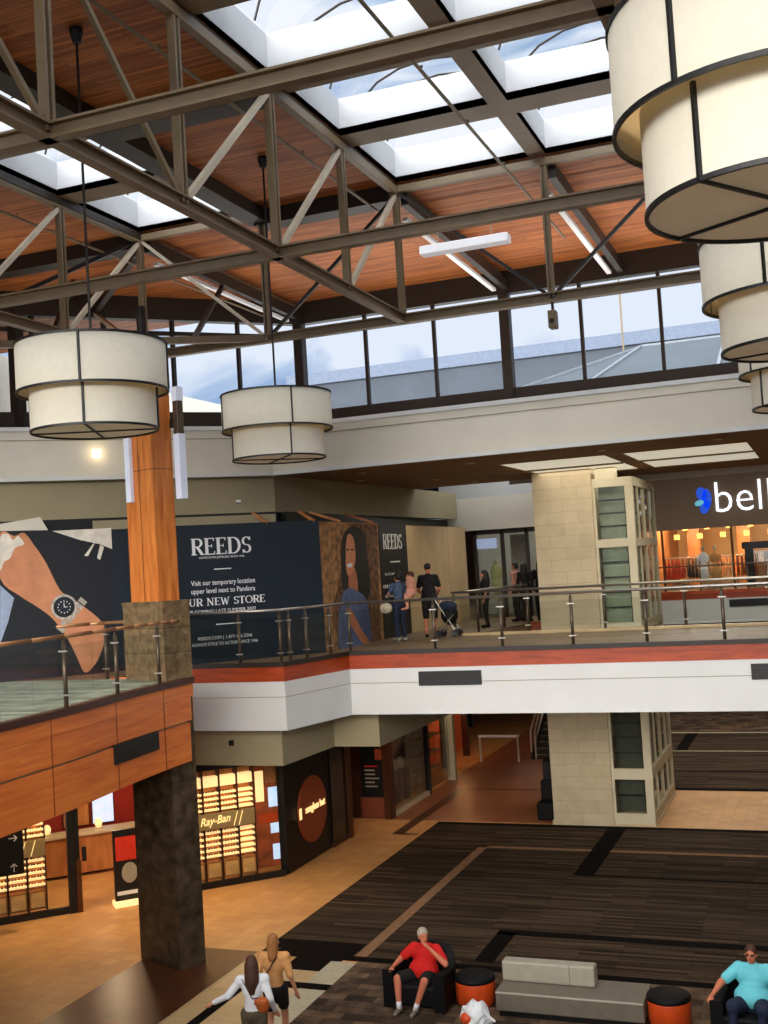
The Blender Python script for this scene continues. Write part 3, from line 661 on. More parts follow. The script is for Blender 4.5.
# ================================================================== upstairs hoardings
HC = -33.4; corner = Vector((-10.5, 22.9, 0)); E45 = Vector((S2, S2, 0)); N45 = Vector((S2, -S2, 0)); HT = 8.05
def cp(s, d, z): return corner+E45*s+N45*d+Vector((0, 0, z))
def slab45(mb, s0, s1, d0, d1, z0, z1):
    c = corner+E45*((s0+s1)/2)+N45*((d0+d1)/2); mb.obox((c.x, c.y, (z0+z1)/2), (s1-s0, abs(d1-d0), z1-z0), PI/4); return mb
def sof(p): return (Vector(p)-corner).dot(E45)
t = thing('shop_hoarding', 'dark navy jewellery store hoarding reading REEDS with white lettering', 'hoarding', corner+Vector((0, 0, 5.1)))
t['_o'] = list(corner+Vector((0, 0, 5.1)))
slab45(MB(), -4.25, 0, -.12, 0, 5.1, HT).build('board', M['navy'], t)
W = M['print_white']
def line_text(body, px0, px1, py, size_px, bold=0, par=t, c=HC, m=W, nm='lettering', ext=.002):
    a = on_line(px0, py, c); b = on_line(px1, py, c); w = (b-a).length; mid = (a+b)/2
    za = on_line((px0+px1)/2, py-size_px/2, c).z; zb = on_line((px0+px1)/2, py+size_px/2, c).z; h = za-zb
    o = text(nm, body, h*1.38, mid+N45*.006, PI/4, m, par, ext, bold=bold)
    bpy.context.view_layer.update(); ww = o.dimensions.x or 1; o.scale = (w/ww, 1, 1); return o
SERIF = {  # strokes on a 0..1 high cell: ('l', x0, y0, x1, y1, thickness) and ('a', cx, cy, rx, ry, from, to, thickness)
 'R': (.74, [('l', .16, 0, .16, 1, .13), ('l', .02, .02, .32, .02, .04), ('l', .02, .98, .32, .98, .04), ('l', .16, .97, .4, .97, .05), ('l', .16, .5, .4, .5, .04), ('a', .4, .735, .2, .235, -90, 90, .11), ('l', .36, .5, .62, .03, .12), ('l', .54, .02, .76, .02, .04)]),
 'E': (.66, [('l', .16, 0, .16, 1, .13), ('l', .02, .02, .6, .02, .045), ('l', .02, .98, .58, .98, .045), ('l', .16, .52, .44, .52, .04), ('l', .59, 0, .59, .2, .04), ('l', .56, .82, .56, 1, .04), ('l', .44, .42, .44, .62, .035)]),
 'D': (.82, [('l', .16, 0, .16, 1, .13), ('l', .02, .02, .36, .02, .045), ('l', .02, .98, .36, .98, .045), ('a', .34, .5, .36, .48, -90, 90, .12)]),
 'S': (.6, [('a', .3, .735, .2, .235, 20, 270, .1), ('a', .3, .265, .2, .235, -160, 90, .1), ('l', .5, .78, .5, 1, .04), ('l', .09, 0, .09, .22, .04)]),
 'O': (.84, [('a', .41, .5, .35, .48, 0, 360, .1)]),
 'U': (.8, [('l', .16, .3, .16, 1, .12), ('l', .62, .3, .62, 1, .06), ('a', .39, .32, .23, .3, 180, 360, .09), ('l', .02, .98, .3, .98, .04), ('l', .5, .98, .76, .98, .04)]),
 'N': (.84, [('l', .14, 0, .14, 1, .06), ('l', .66, 0, .66, 1, .06), ('l', .14, 1, .66, 0, .12), ('l', .0, .98, .2, .98, .04), ('l', .02, .02, .28, .02, .04), ('l', .52, .98, .8, .98, .04)]),
 'W': (1.06, [('l', .12, 1, .32, 0, .11), ('l', .32, 0, .52, .9, .05), ('l', .52, .9, .7, 0, .11), ('l', .7, 0, .92, 1, .05), ('l', .0, .98, .26, .98, .04), ('l', .8, .98, 1.02, .98, .04)]),
 'T': (.7, [('l', .33, 0, .33, 1, .13), ('l', .02, .97, .64, .97, .05), ('l', .03, .8, .03, 1, .04), ('l', .63, .8, .63, 1, .04), ('l', .2, .02, .46, .02, .04)]), ' ': (.4, [])}
def serif(word, origin, ex, nrm, width, height, m, parent, name='lettering'):
    tot = sum(SERIF[c][0] for c in word); k = width/tot; mb = MB(); x = 0; ez = Vector((0, 0, 1)); nrm = Vector(nrm)
    def quad(pts):
        a = [origin+ex*(px*k)+ez*(py*height)+nrm*.008 for px, py in pts]; mb.add(a+[p-nrm*.003 for p in a], [(0, 1, 2, 3), (7, 6, 5, 4), (0, 4, 5, 1), (1, 5, 6, 2), (2, 6, 7, 3), (3, 7, 4, 0)])
    for c in word:
        wd, st = SERIF[c]
        for q in st:
            if q[0] == 'l':
                _, x0, y0, x1, y1, th = q; th *= 1.35; L = math.hypot(x1-x0, y1-y0); ux, uy = -(y1-y0)/L*th/2, (x1-x0)/L*th/2
                quad([(x+x0+ux, y0+uy), (x+x0-ux, y0-uy), (x+x1-ux, y1-uy), (x+x1+ux, y1+uy)])
            else:
                _, cx, cy, rx, ry, a0, a1, th = q; th *= 1.35; n = max(6, int(abs(a1-a0)/18))
                for i in range(n):
                    t0, t1 = [math.radians(a0+(a1-a0)*(i+j)/n) for j in (0, 1)]; h = th/2
                    w0 = h*(.35+.65*abs(math.cos(t0))); w1 = h*(.35+.65*abs(math.cos(t1)))
                    quad([(x+cx+(rx-w0)*math.cos(t0), cy+(ry-w0)*math.sin(t0)), (x+cx+(rx+w0)*math.cos(t0), cy+(ry+w0)*math.sin(t0)), (x+cx+(rx+w1)*math.cos(t1), cy+(ry+w1)*math.sin(t1)), (x+cx+(rx-w1)*math.cos(t1), cy+(ry-w1)*math.sin(t1))])
        x += wd
    o = mb.build(name, m, parent); bm = bmesh.new(); bm.from_mesh(o.data); bmesh.ops.recalc_face_normals(bm, faces=bm.faces); bm.to_mesh(o.data); bm.free(); return o
def serif45(word, x0, x1, ytop, ybot):
    a = on_line(x0, ybot, HC); b = on_line(x1, ybot-(x1-x0)*.04, HC); z = a.z; h = on_line(x0, ytop, HC).z-z; w = (Vector((b.x, b.y, 0))-Vector((a.x, a.y, 0))).length
    return serif(word, a, E45, N45, w, h, M['print_white'], t)
serif45('REEDS', 191, 252, 539, 555.5)
P = lambda px, py: on_line(px, py, HC)
line_text('HOMETOWN JEWELERS SINCE 1946', 199, 244, 557, 2.2)
def rule(px0, px1, py, h=.02):
    a = P(px0, py); b = P(px1, py-(px1-px0)*.03); m = (a+b)/2+N45*.006; MB().obox(m, ((b-a).length, .004, h), PI/4).build('printed_rule', W, t)
rule(214, 231, 569); rule(216, 234, 624)
line_text('Visit our temporary location', 191, 255, 582, 5.2, .001)
line_text('upper level next to Pandora', 191, 255, 590, 5.2, .001)
serif45('OUR NEW STORE', 181, 265.5, 600, 607.5)
line_text('IS COMING LATE SUMMER 2022', 190, 256, 610.3, 3.2)
line_text('REEDS.COM | 1.877.406.3266', 198, 252, 637, 3.2)
line_text('ALWAYS STYLE TO ACTION SINCE 1946', 192, 258, 643, 3.2)
# watch advert
s_l, s_r = -9.6, -4.62
t = thing('watch_advert_hoarding', 'huge advert panel of a wrist wearing a steel diving watch beside the column', 'advert', cp(s_r, 0, 5.1)); t['_o'] = list(cp(s_r, 0, 5.1))
slab45(MB(), s_l, s_r, -.12, 0, 5.1, HT-.1).build('board', M['navy'], t)
def closed(pp, n=4):
    out = []; L = len(pp)
    for i in range(L):
        p0, p1, p2, p3 = [Vector(pp[(i+k) % L]) for k in (-1, 0, 1, 2)]
        for k in range(n): q = k/n; out.append(tuple(.5*((2*p1)+(-p0+p2)*q+(2*p0-5*p1+4*p2-p3)*q*q+(-p0+3*p1-3*p2+p3)*q**3)))
    return out
def art(pp, m, nm, off, sm=0): return flat([P(x, y) for x, y in (closed(pp) if sm else pp)], m, nm, t, N45, off)
C_sleeve = mat('advert_dark_suit', (14, 18, 26), .6); C_skin = mat('advert_skin', (196, 130, 92), .6, 0, .15, 3); C_skin2 = mat('advert_skin_shadow_tone', (150, 92, 62), .6, 0, .1, 3)
C_pale = mat('advert_pale_cuff', (214, 206, 192), .6, 0, .2, 4); C_sky = mat('advert_shirt', (150, 164, 190), .6)
art([(0, 531), (112, 531), (113, 676), (0, 672)], C_sleeve, 'printed_suit', .004)
art([(52, 531), (111, 528), (112, 549), (99, 544), (80, 540)], C_pale, 'printed_cuff', .007, 0)
art([(0, 533), (14, 536), (24, 533), (34, 545), (46, 563), (60, 590), (72, 598), (98, 618), (106, 632), (100, 655), (92, 668), (84, 672), (76, 655), (66, 636), (52, 618), (36, 606), (20, 596), (0, 578)], C_skin, 'printed_hand', .007, 1)
art([(0, 538), (8, 534), (13, 540), (18, 536), (24, 544), (15, 548), (10, 558), (4, 562), (0, 570)], C_pale, 'printed_knuckles', .010, 1)
art([(0, 585), (14, 598), (8, 622), (0, 644)], C_sky, 'printed_shirt', .010)
art([(92, 545), (96, 541), (88, 556), (84, 556)], C_pale, 'printed_highlight', .010)
art([(100, 545), (104, 547), (100, 560), (97, 558)], C_pale, 'printed_highlight', .010)
def disc45(px, py, r, m, nm, off, par, c=HC, n=32):
    q = on_line(px, py, c)+N45*off; mb = MB(); a = [q+E45*(r*math.cos(2*PI*i/n))+Vector((0, 0, r*math.sin(2*PI*i/n))) for i in range(n)]
    b = [v+N45*.003 for v in a]; mb.add(a+b, [tuple(reversed(range(n))), tuple(range(n, 2*n))]+[(i, (i+1) % n, (i+1) % n+n, i+n) for i in range(n)]); return mb.build(nm, m, par)
C_st = mat('advert_steel', (176, 170, 160), .4, 0, .4, 20)
for k in range(7):
    x, y = 84-k*3.6, 601+k*4.6; art([(x-3.2, y-4), (x+3.2, y+1), (x+.2, y+4.6), (x-6.2, y-.4)], C_st if k % 2 else M['grey'], 'watch_band_link', .013)
disc45(64, 607, .255, C_st, 'watch_case', .016, t); disc45(64, 607, .21, M['black'], 'watch_bezel', .020, t); disc45(64, 607, .15, M['navy'], 'watch_dial', .024, t)
q = on_line(64, 607, HC)+N45*.029
mb = MB()
for k in range(12):
    a = 2*PI*k/12; mb.obox(q+E45*(.12*math.cos(a))+Vector((0, 0, .12*math.sin(a))), (.02, .003, .02), PI/4)
mb.obox(q+Vector((0, 0, .04)), (.014, .003, .09), PI/4); mb.obox(q+E45*.03, (.07, .003, .014), PI/4); mb.build('watch_hands', W, t)
slab45(MB(), -4.62, -4.25, -.11, -.01, 5.1, HT-.02).build('hoarding_infill', M['navy'], thing('hoarding_infill_panel', 'plain navy strip of hoarding just left of the wooden column', 'hoarding', cp(-4.5, 0, 5.1)))
bpy.data.objects['hoarding_infill'].parent['_o'] = [0, 0, 0]
o = bpy.data.objects['hoarding_infill']; o.location = -(cp(-4.5, 0, 5.1))+Vector(o['_o'])
# awning piece over the watch advert
t = thing('tilted_cap_board', 'tilted cream board lying on top of the watch advert panel', 'board', on_line(20, 524, HC))
a, b, c_, d = P(0, 531), P(48, 530), P(40, 517), P(0, 524)
bb = [v-N45*.22 for v in (a, b, c_, d)]; MB().add([a, b, c_, d]+bb, [(0, 1, 2, 3), (7, 6, 5, 4), (0, 4, 5, 1), (1, 5, 6, 2), (2, 6, 7, 3), (3, 7, 4, 0)]).build('board', M['band'], t)
# portrait banner on the side facing the court
HX = -10.5
t = thing('portrait_banner', 'side hoarding printed with a smiling long haired woman in blue', 'advert', (HX, 22.95, 5.1))
MB().box(HX-.12, HX, 22.95, 26.45, 5.1, 8.02).build('board', mat('banner_tan_blur', (160, 116, 74), .7, 0, .7, 5), t)
Q = lambda x, y: on_x(x, y, HX)
def artx(pp, m, nm, off, sm=1): return flat([Q(x, y) for x, y in (closed(pp) if sm else pp)], m, nm, t, (1, 0, 0), off)
artx([(350, 523.5), (376.5, 524.5), (381, 646), (338, 650), (334, 600), (345, 560)], mat('banner_dark_blur', (104, 70, 44), .7, 0, .9, 7), 'printed_background', .004, 0)
artx([(341, 545), (344, 533), (351, 526.5), (359, 528), (365, 538), (367, 556), (370, 580), (368, 598), (360, 600), (352, 590), (343, 590), (341, 570)], M['darkhair'], 'printed_hair', .008)
artx([(348, 534), (352.5, 537), (354.5, 549), (354.8, 560), (352, 572), (348, 576), (345.5, 568), (345.3, 552), (345.8, 541)], mat('banner_face', (214, 140, 100), .6, 0, .1, 5), 'printed_face', .012)
artx([(349, 572), (354, 568), (357, 580), (357, 594), (350, 594), (348, 584)], mat('banner_neck', (178, 110, 76), .6), 'printed_neck', .011)
artx([(346, 564.2), (351.5, 563.4), (350.8, 567), (347.5, 567.4)], W, 'printed_smile', .016)
for ex in (347.2, 351.6): artx([(ex-1.1, 549), (ex+1.1, 548.8), (ex+1, 550.4), (ex-1, 550.6)], M['darkhair'], 'printed_eye', .016)
artx([(343, 592), (349, 588), (358, 592), (365, 598), (369, 616), (371, 640), (364, 649), (340, 651), (338, 620), (340, 604)], mat('banner_blue_shirt', (84, 98, 136), .6, 0, .2, 6), 'printed_shirt', .014)
artx([(345, 612), (350, 609), (360, 628), (368, 640), (370, 646), (362, 643), (352, 628)], mat('banner_arm', (186, 118, 82), .6), 'printed_forearm', .018)
t = thing('shop_hoarding', 'narrow black REEDS hoarding between the portrait banner and the cream boards', 'hoarding', (HX, 26.5, 5.1))
MB().box(HX-.12, HX, 26.5, 28.5, 5.1, 8.0).build('board', M['black'], t)
def side_text(body, px0, px1, py, hpx, m=W, par=t, X=HX, bold=0, nm='lettering'):
    a = on_x(px0, py, X); b = on_x(px1, py, X); mid = (a+b)/2; h = on_x((px0+px1)/2, py-hpx/2, X).z-on_x((px0+px1)/2, py+hpx/2, X).z
    o = text(nm, body, h*1.38, mid+Vector((.008, 0, 0)), PI/2, m, par, .002, bold=bold); bpy.context.view_layer.update(); o.scale = ((b-a).length/(o.dimensions.x or o.dimensions.y or 1), 1, 1); return o
a = on_x(383, 549, HX); b = on_x(402, 548, HX); serif('REEDS', a, Vector((0, 1, 0)), (1, 0, 0), (b-a).length, on_x(383, 534, HX).z-a.z, M['print_white'], t)
side_text('OUR NEW STORE', 383, 402, 586, 3.6); side_text('IS COMING', 385, 400, 574, 2.5); side_text('REEDS.COM', 385, 400, 596, 2.5)
MB().box(HX, HX+.006, 27.2, 27.9, 7.02, 7.05).build('printed_rule', W, t)
t = thing('cream_hoarding', 'plain cream boarded hoarding behind the man in black', 'hoarding', (HX, 28.5, 5.1))
for i in range(3): MB().box(HX-.1, HX, 28.52+i*1.78, 28.52+i*1.78+1.76, 5.1, 8.0).build('board', M['cream_panel'], t)
# struts on top of hoardings
for s, lab in ((-.1, 'raw timber brace nearest the hoarding corner'), (-1.2, 'raw timber brace above the word REEDS on the navy hoarding')):
    a = cp(s, 0, 8.03); b = cp(s-.2, -.42, 8.28)
    tag(MB().bar(a, b, .06, .06).build('timber_brace', M['shopwood']), lab, 'timber brace', 'timber braces behind the hoarding')
for y, lab in ((24.2, 'raw timber brace above the portrait banner'), (26.3, 'raw timber brace where the banner meets the black hoarding')):
    tag(MB().bar((HX-.05, y, 8.04), (HX-.6, y-.5, 8.29), .06, .06).build('timber_brace', M['shopwood']), lab, 'timber brace', 'timber braces behind the hoarding')
tag(slab45(MB(), -4.9, -.9, -.34, -.3, 8.0, 8.24).build('hoarding_back_board', M['beige'], None), 'long beige board standing behind the navy hoarding top', 'board')
# wall behind hoardings (closed shops)
struct('wall_upper_northwest', MB().prism([(-21.0, 13.0), (-11.4, 22.6), (-11.5, 22.9), (-21.3, 13.1)], 5.1, 8.3), M['black'])
struct('wall_upper_west', MB().box(-11.5, -11.3, 22.9, 34.6, 5.1, 8.3), M['black'])
# smoke detector + wall lamp on the cream band
q = on_line(96, 454, -33.98)
t = thing('wall_lamp', 'small glowing square lamp on the cream band left of the column', 'wall light', q)
MB().obox(q+N45*.05, (.16, .1, .17), PI/4).build('lamp_lens', M['lamp'], t); MB().obox(q+N45*.04+Vector((0, 0, -.12)), (.18, .08, .05), PI/4).build('lamp_base', M['frame'], t)
q = on_line(238, 501.5, -34.1)
tag(MB().obox(q+N45*.03, (.12, .06, .06), PI/4).build('emergency_light', M['print_white'], None, bevel=.01), 'tiny white emergency light on the beige bulkhead above the navy sign', 'emergency light')

# ================================================================== upstairs far store
struct('wall_store_back', MB().box(-11.2, -6.6, 37.0, 37.2, 5.1, 7.9), M['band'])
t = thing('glazed_storefront', 'dark framed glass storefront at the end of the upstairs hall', 'storefront', (-9, 34.7, 5.1))
for x in (-10.45, -9.55, -8.75, -7.95, -7.2): MB().box(x-.05, x+.05, 34.65, 34.8, 5.1, 7.9).build('mullion', M['steeldark'], t)
MB().box(-10.5, -7.1, 34.65, 34.8, 7.75, 7.9).build('header', M['steeldark'], t)
MB().box(-10.4, -7.15, 34.72, 34.735, 5.1, 7.75).build('glass', M['glass'], t)
for x, w, lab in ((-9.15, .55, 'grey curtain panel left in the far upstairs storefront'), (-8.3, .5, 'grey curtain panel in the middle of the far upstairs storefront'), (-7.55, .45, 'grey curtain panel nearest the stone pier')):
    mb = MB(); n = 10; pts = [(x-w/2+w*i/n, 35.2+.05*(i % 2)) for i in range(n+1)]
    mb.prism(pts+[(p[0], p[1]+.02) for p in reversed(pts)], 5.15, 7.7); tag(mb.build('curtain', M['curtain']), lab, 'curtain', 'curtains in the far storefront')
t = thing('window_mannequin', 'pale headless mannequin lit in the far upstairs store doorway', 'mannequin', (-10.0, 35.4, 5.1))
mb = MB(); mb.ball((-10, 35.4, 6.5), (.2, .13, .32)); mb.ball((-10, 35.4, 6.1), (.18, .13, .3)); mb.tube((-10, 35.4, 5.1), (-10, 35.4, 6.0), .03); mb.tube((-10, 35.4, 6.8), (-10, 35.4, 6.95), .05)
mb.build('torso', mat('mannequin_dress', (190, 190, 130), .7), t, smooth=True); MB().lathe([(0.001, 0), (.2, 0), (.2, .03), (0.001, .03)], (-10, 35.4, 5.1), 20).build('base', M['chrome'], t)
t = thing('store_sign_panel', 'pale blue lit sign panel above the far upstairs doorway', 'sign', (-10, 34.6, 7.5))
MB().box(-10.35, -9.7, 34.56, 34.62, 7.3, 7.62).build('panel', mat('pale_blue_lit', (160, 176, 210), .5, 0, .05, 3, emit=.35), t)

# ================================================================== Belk front
BY = 50.0
struct('wall_belk_sign', MB().box(-7.2, 9, BY, BY+.3, 7.75, 11.15), mat('belk_taupe', (112, 94, 76), .7, 0, .05, 1))
struct('wall_belk_back', MB().box(-8, 9, 60, 60.2, 5.1, 10), mat('belk_cream_wall', (226, 192, 146), .8, 0, .15, .7))
struct('ceiling_belk', MB().box(-8, 9, BY+.3, 60, 9.0, 9.1), M['white'])
struct('wall_belk_side', MB().box(-7.3, -7.1, 49, 60, 5.1, 9.2), M['shopwood'])
t = thing('department_store_sign', 'illuminated white lowercase belk lettering with a blue flower mark', 'sign', (-3.0, BY, 8.9))
a = on_y(716, 510, BY-.03); b = on_y(768, 506, BY-.03)
txt = text('lettering', 'belk', 1.92, (a.x-.12, BY-.05, 8.38), 0, M['whitelit'], t, .03, 'LEFT', .93, bold=-.02); txt.data.align_y = 'BOTTOM_BASELINE'
def disc_y(c, rx, rz, m, nm, par, Y, rot=0, n=24):
    mb = MB(); a = []
    for i in range(n):
        u, v = rx*math.cos(2*PI*i/n), rz*math.sin(2*PI*i/n); a.append((c[0]+u*math.cos(rot)-v*math.sin(rot), Y, c[1]+u*math.sin(rot)+v*math.cos(rot)))
    b_ = [(x, Y+.03, z) for x, _, z in a]; mb.add(a+b_, [tuple(range(n)), tuple(reversed(range(n, 2*n)))]+[(i, i+n, (i+1) % n+n, (i+1) % n) for i in range(n)]); return mb.build(nm, m, par)
c1 = on_y(704, 500, BY)
for dx, dz, rx, rz, m, r in ((-.08, .26, .22, .3, M['bluelit'], .2), (.12, .05, .2, .42, M['bluelit'], 0), (.02, -.3, .2, .3, M['bluelit'], -.3), (-.2, -.12, .2, .12, M['teal'], .3)):
    disc_y((c1.x+dx, c1.z+dz), rx, rz, m, 'flower_petal', t, BY-.06-(.03 if m is M['teal'] else 0), r)
for i in range(5):
    x = -6.6+i*2.9; struct('window_%d' % (4+i), MB().box(x-.05, x+.05, BY+.05, BY+.2, 5.1, 7.75), M['bronze'])
struct('window_10', MB().box(-7.1, 9, BY+.1, BY+.12, 5.1, 7.75), M['glass'])
rack_lab = ['clothes rack of red garments near the left end of the department store', 'clothes rack of dark garments beside the red rack upstairs', 'clothes rack of cream garments behind the store mannequins', 'clothes rack of rust garments in the store middle', 'clothes rack of brown garments under the warm lamps', 'clothes rack of grey garments at the right of the store', 'clothes rack of orange garments by the far store wall', 'clothes rack of black garments at the frame edge']
rack_col = [(190, 50, 30), (30, 28, 36), (220, 190, 150), (170, 80, 44), (110, 66, 44), (120, 110, 104), (220, 110, 50), (24, 20, 22)]
for i in range(8):
    x = -6.4+(i % 4)*1.05; y = BY+1.9+(i//4)*2.6+random.uniform(0, .4)
    t = thing('clothes_rack', rack_lab[i], 'clothes rack', (x, y, 5.1), 'clothes racks in the department store')
    mb = MB(); mb.tube((x-.45, y, 5.1), (x-.45, y, 6.5), .02); mb.tube((x+.45, y, 5.1), (x+.45, y, 6.5), .02); mb.tube((x-.45, y, 6.5), (x+.45, y, 6.5), .02); mb.box(x-.5, x+.5, y-.2, y+.2, 5.1, 5.13)
    mb.build('rack_frame', M['chrome'], t); g_ = mat('garment_%d' % i, rack_col[i], .8, 0, .3, 12)
    for k in range(6):
        gx = x-.38+k*.15; mb = MB(); mb.add([(gx-.02, y-.05, 6.46), (gx+.02, y-.05, 6.46), (gx+.05, y-.26, 5.6), (gx-.05, y-.26, 5.6), (gx-.02, y+.05, 6.46), (gx+.02, y+.05, 6.46), (gx+.05, y+.26, 5.6), (gx-.05, y+.26, 5.6)],
            [(0, 1, 2, 3), (7, 6, 5, 4), (0, 4, 5, 1), (1, 5, 6, 2), (2, 6, 7, 3), (3, 7, 4, 0)]); mb.build('garment', g_, t)
for i, (x, col, lab) in enumerate(((-5.0, M['whitecloth'], 'store mannequin in a pale dress left in the department store window'), (-4.5, M['tancloth'], 'store mannequin in a tan dress beside the pale one'), (-2.2, M['whitecloth'], 'store mannequin in white under the dark canopy'))):
    t = thing('mannequin', lab, 'mannequin', (x, BY+.8, 5.1), 'mannequins in the department store window'); y = BY+.8
    mb = MB(); mb.ball((x, y, 6.45), (.2, .12, .28)); mb.ball((x, y, 6.1), (.17, .12, .22)); mb.tube((x, y, 6.05), (x, y, 5.5), .16, .24, 16); mb.tube((x-.22, y, 6.6), (x-.27, y, 6.05), .05, .035); mb.tube((x+.22, y, 6.6), (x+.27, y, 6.05), .05, .035)
    mb.build('dress', col, t, smooth=True)
    mb = MB(); mb.ball((x, y, 6.9), (.08, .09, .12)); mb.tube((x, y, 6.65), (x, y, 6.85), .045); mb.tube((x-.08, y, 5.1), (x-.08, y, 5.6), .04, .05); mb.tube((x+.08, y, 5.1), (x+.08, y, 5.6), .04, .05); mb.build('figure', M['frame'], t, smooth=True)
t = thing('cosmetics_canopy', 'black canopy of a cosmetics counter inside the department store', 'canopy', (-2.2, 52, 5.1))
MB().box(-3.4, 0, 51.4, 53.4, 6.75, 7.05).build('canopy_top', M['black'], t)
for x in (-3.3, -.2): MB().box(x, x+.35, 51.5, 51.8, 5.1, 6.75).build('canopy_leg', M['black'], t)
MB().box(-3.0, -.4, 51.9, 52.4, 5.1, 6.1).build('counter', M['shopwood'], t)
MB().box(-2.95, -1.3, 52.0, 52.02, 6.12, 6.65).build('lit_photo', mat('lit_photo_panel', (236, 206, 190), .5, 0, .5, 3, emit=.5), t)
k = 0
for x in (-6.2, -5.2, -4.2, -3.2, -2.2, -1.2):
    for y, z in ((52, 7.45), (55.5, 7.9)):
        nm = ['front', 'back'][int(y > 53)]; q_ = ['first', 'second', 'third', 'fourth', 'fifth', 'sixth'][int(round(x+6.2))]
        t = thing('store_lantern', q_+' lantern from the left in the '+nm+' row inside the department store', 'lamp', (x, y, z), 'warm lanterns in the department store')
        MB().obox((x, y, z), (.22, .22, .22)).build('glowing_box', M['warmglow'], t); MB().tube((x, y, z+.15), (x, y, 9.0), .01, n=6).build('cord', M['black'], t); k += 1
for x in (-5.9, -3.6, -1.2): struct('trim_3%d' % int(-x), MB().box(x-.3, x+.3, 56, 56.5, 5.1, 9.0), M['shopwood'])

# ================================================================== lower shops
SC = -35.45; scorner = Vector((-12.03, 23.42, 0))
def sp(s, d, z): return scorner+E45*s+N45*d+Vector((0, 0, z))
def sl(mb, s0, s1, d0, d1, z0, z1):
    c = scorner+E45*((s0+s1)/2)+N45*((d0+d1)/2); mb.obox((c.x, c.y, (z0+z1)/2), (s1-s0, abs(d1-d0), z1-z0), PI/4); return mb
# shop shell
struct('wall_shop_rear', sl(MB(), -9, .2, -3.9, -3.7, 0, 3), M['maroon'])
struct('wall_shop_side', MB().box(-16.0, -12.2, 26.9, 27.05, 0, 3), M['maroon'])
struct('wall_shop_end', MB().box(-22, -17.5, 17.5, 17.7, 0, 3), M['shopwood'])
# a plinth + head frame for the two shop windows
for s0, s1, nm in ((-2.62, -.05, 1), (-6.9, -4.86, 2)):
    struct('trim_4%d' % nm, sl(MB(), s0, s1, -.06, .06, 0, .13), M['black']); struct('trim_5%d' % nm, sl(MB(), s0, s1, -.06, .06, 2.6, 3.0), M['black'])
    o = struct('window_1%d' % nm, sl(MB(), s0, s1, -.006, .006, .13, 2.6), M['glass'])
def mull(xp): return sof2(on_line(xp, 850, SC))
def sof2(p): return (Vector(p)-scorner).dot(E45)
mull_s = [-2.3, -1.86, -1.47, -1.06, -.67, -.38, -.06]
bays = [(-2.62, -2.3), (-2.3, -1.86), (-1.86, -1.47), (-1.47, -1.06), (-1.06, -.67)]
baysB = [(-6.9, -6.5), (-6.5, -6.08), (-6.08, -5.68), (-5.68, -5.3)]
lens = MB()
def glasses_mesh():
    mb = MB()
    for sx in (-1, 1): mb.ball((sx*.034, 0, 0), (.027, .006, .02), 10, 6)
    mb.bar((-.012, 0, .006), (.012, 0, .006), .006, .006)
    for sx in (-1, 1): mb.bar((sx*.062, 0, .008), (sx*.066, .09, .0), .005, .005)
    me = bpy.data.meshes.new('sunglasses'); me.from_pydata(mb.v, [], mb.f); me.materials.append(M['black']); return me
gme = glasses_mesh(); gcount = 0
gcols = ['black', 'brown', 'amber']
gm2 = gme.copy(); gm2.materials.clear(); gm2.materials.append(M['bronze']); gm3 = gme.copy(); gm3.materials.clear(); gm3.materials.append(M['leather'])
ordn = ['first', 'second', 'third', 'fourth', 'fifth', 'sixth', 'seventh', 'eighth', 'ninth', 'tenth', 'eleventh']
for wi, (bl, wname) in enumerate(((bays, 'right of the granite column'), (baysB, 'at the far left shop window'))):
    for bi, (a, b) in enumerate(bl):
        c = sp((a+b)/2, -.3, 0)
        a += .006; b -= .006; t = thing('sunglasses_display_unit', ordn[bi]+' lit sunglasses display bay from the left '+wname, 'display shelf', c, 'lit sunglasses display bays'); t['_o'] = list(c)
        sl(MB(), a, b, -.34, -.32, .1, 2.6).build('back_panel', M['shopwood'], t)
        for s in (a, b): sl(MB(), s-.014, s+.014, -.33, -.08, .1, 2.6).build('upright', M['shopdark'], t)
        sl(MB(), a+.02, b-.02, -.3, -.1, 2.2, 2.42).build('header_panel', M['shelf'], t)
        zs = [2.05, 1.93, 1.81, 1.69]+[1.18, 1.05, .92, .79, .66]
        for z in zs: sl(MB(), a+.015, b-.015, -.31, -.1, z-.025, z+.012).build('shelf', M['shelf'], t)
        sl(MB(), a+.02, b-.02, -.3, -.1, .16, .54).build('cabinet_door', M['shopwood'], t)
        sl(MB(), a+.05, b-.05, -.1, -.085, .2, .5).build('drawer_front', M['drawer'], t)
        if bi == 4 and wi == 0: continue
        for ri, z in enumerate(zs):
            for k in range(3):
                if gcount >= 216: break
                p = sp(a+(b-a)*(k+.5)/3, -.16, z+.034); gm = random.choice([gme, gme, gm2, gm3])
                col_ = 'black' if gm is gme else ('bronze' if gm is gm2 else 'tan')
                o = bpy.data.objects.new('sunglasses', gm); COL.objects.link(o); o.location = p; o.rotation_euler = (0, 0, PI/4)
                tag(o, '%s sunglasses, %s on the %s shelf down, %s bay %s' % (col_, ['left', 'middle', 'right'][k], ordn[ri], ordn[bi], ('of the right window' if wi == 0 else 'of the left window')), 'sunglasses', 'sunglasses on the lit shelves'); gcount += 1
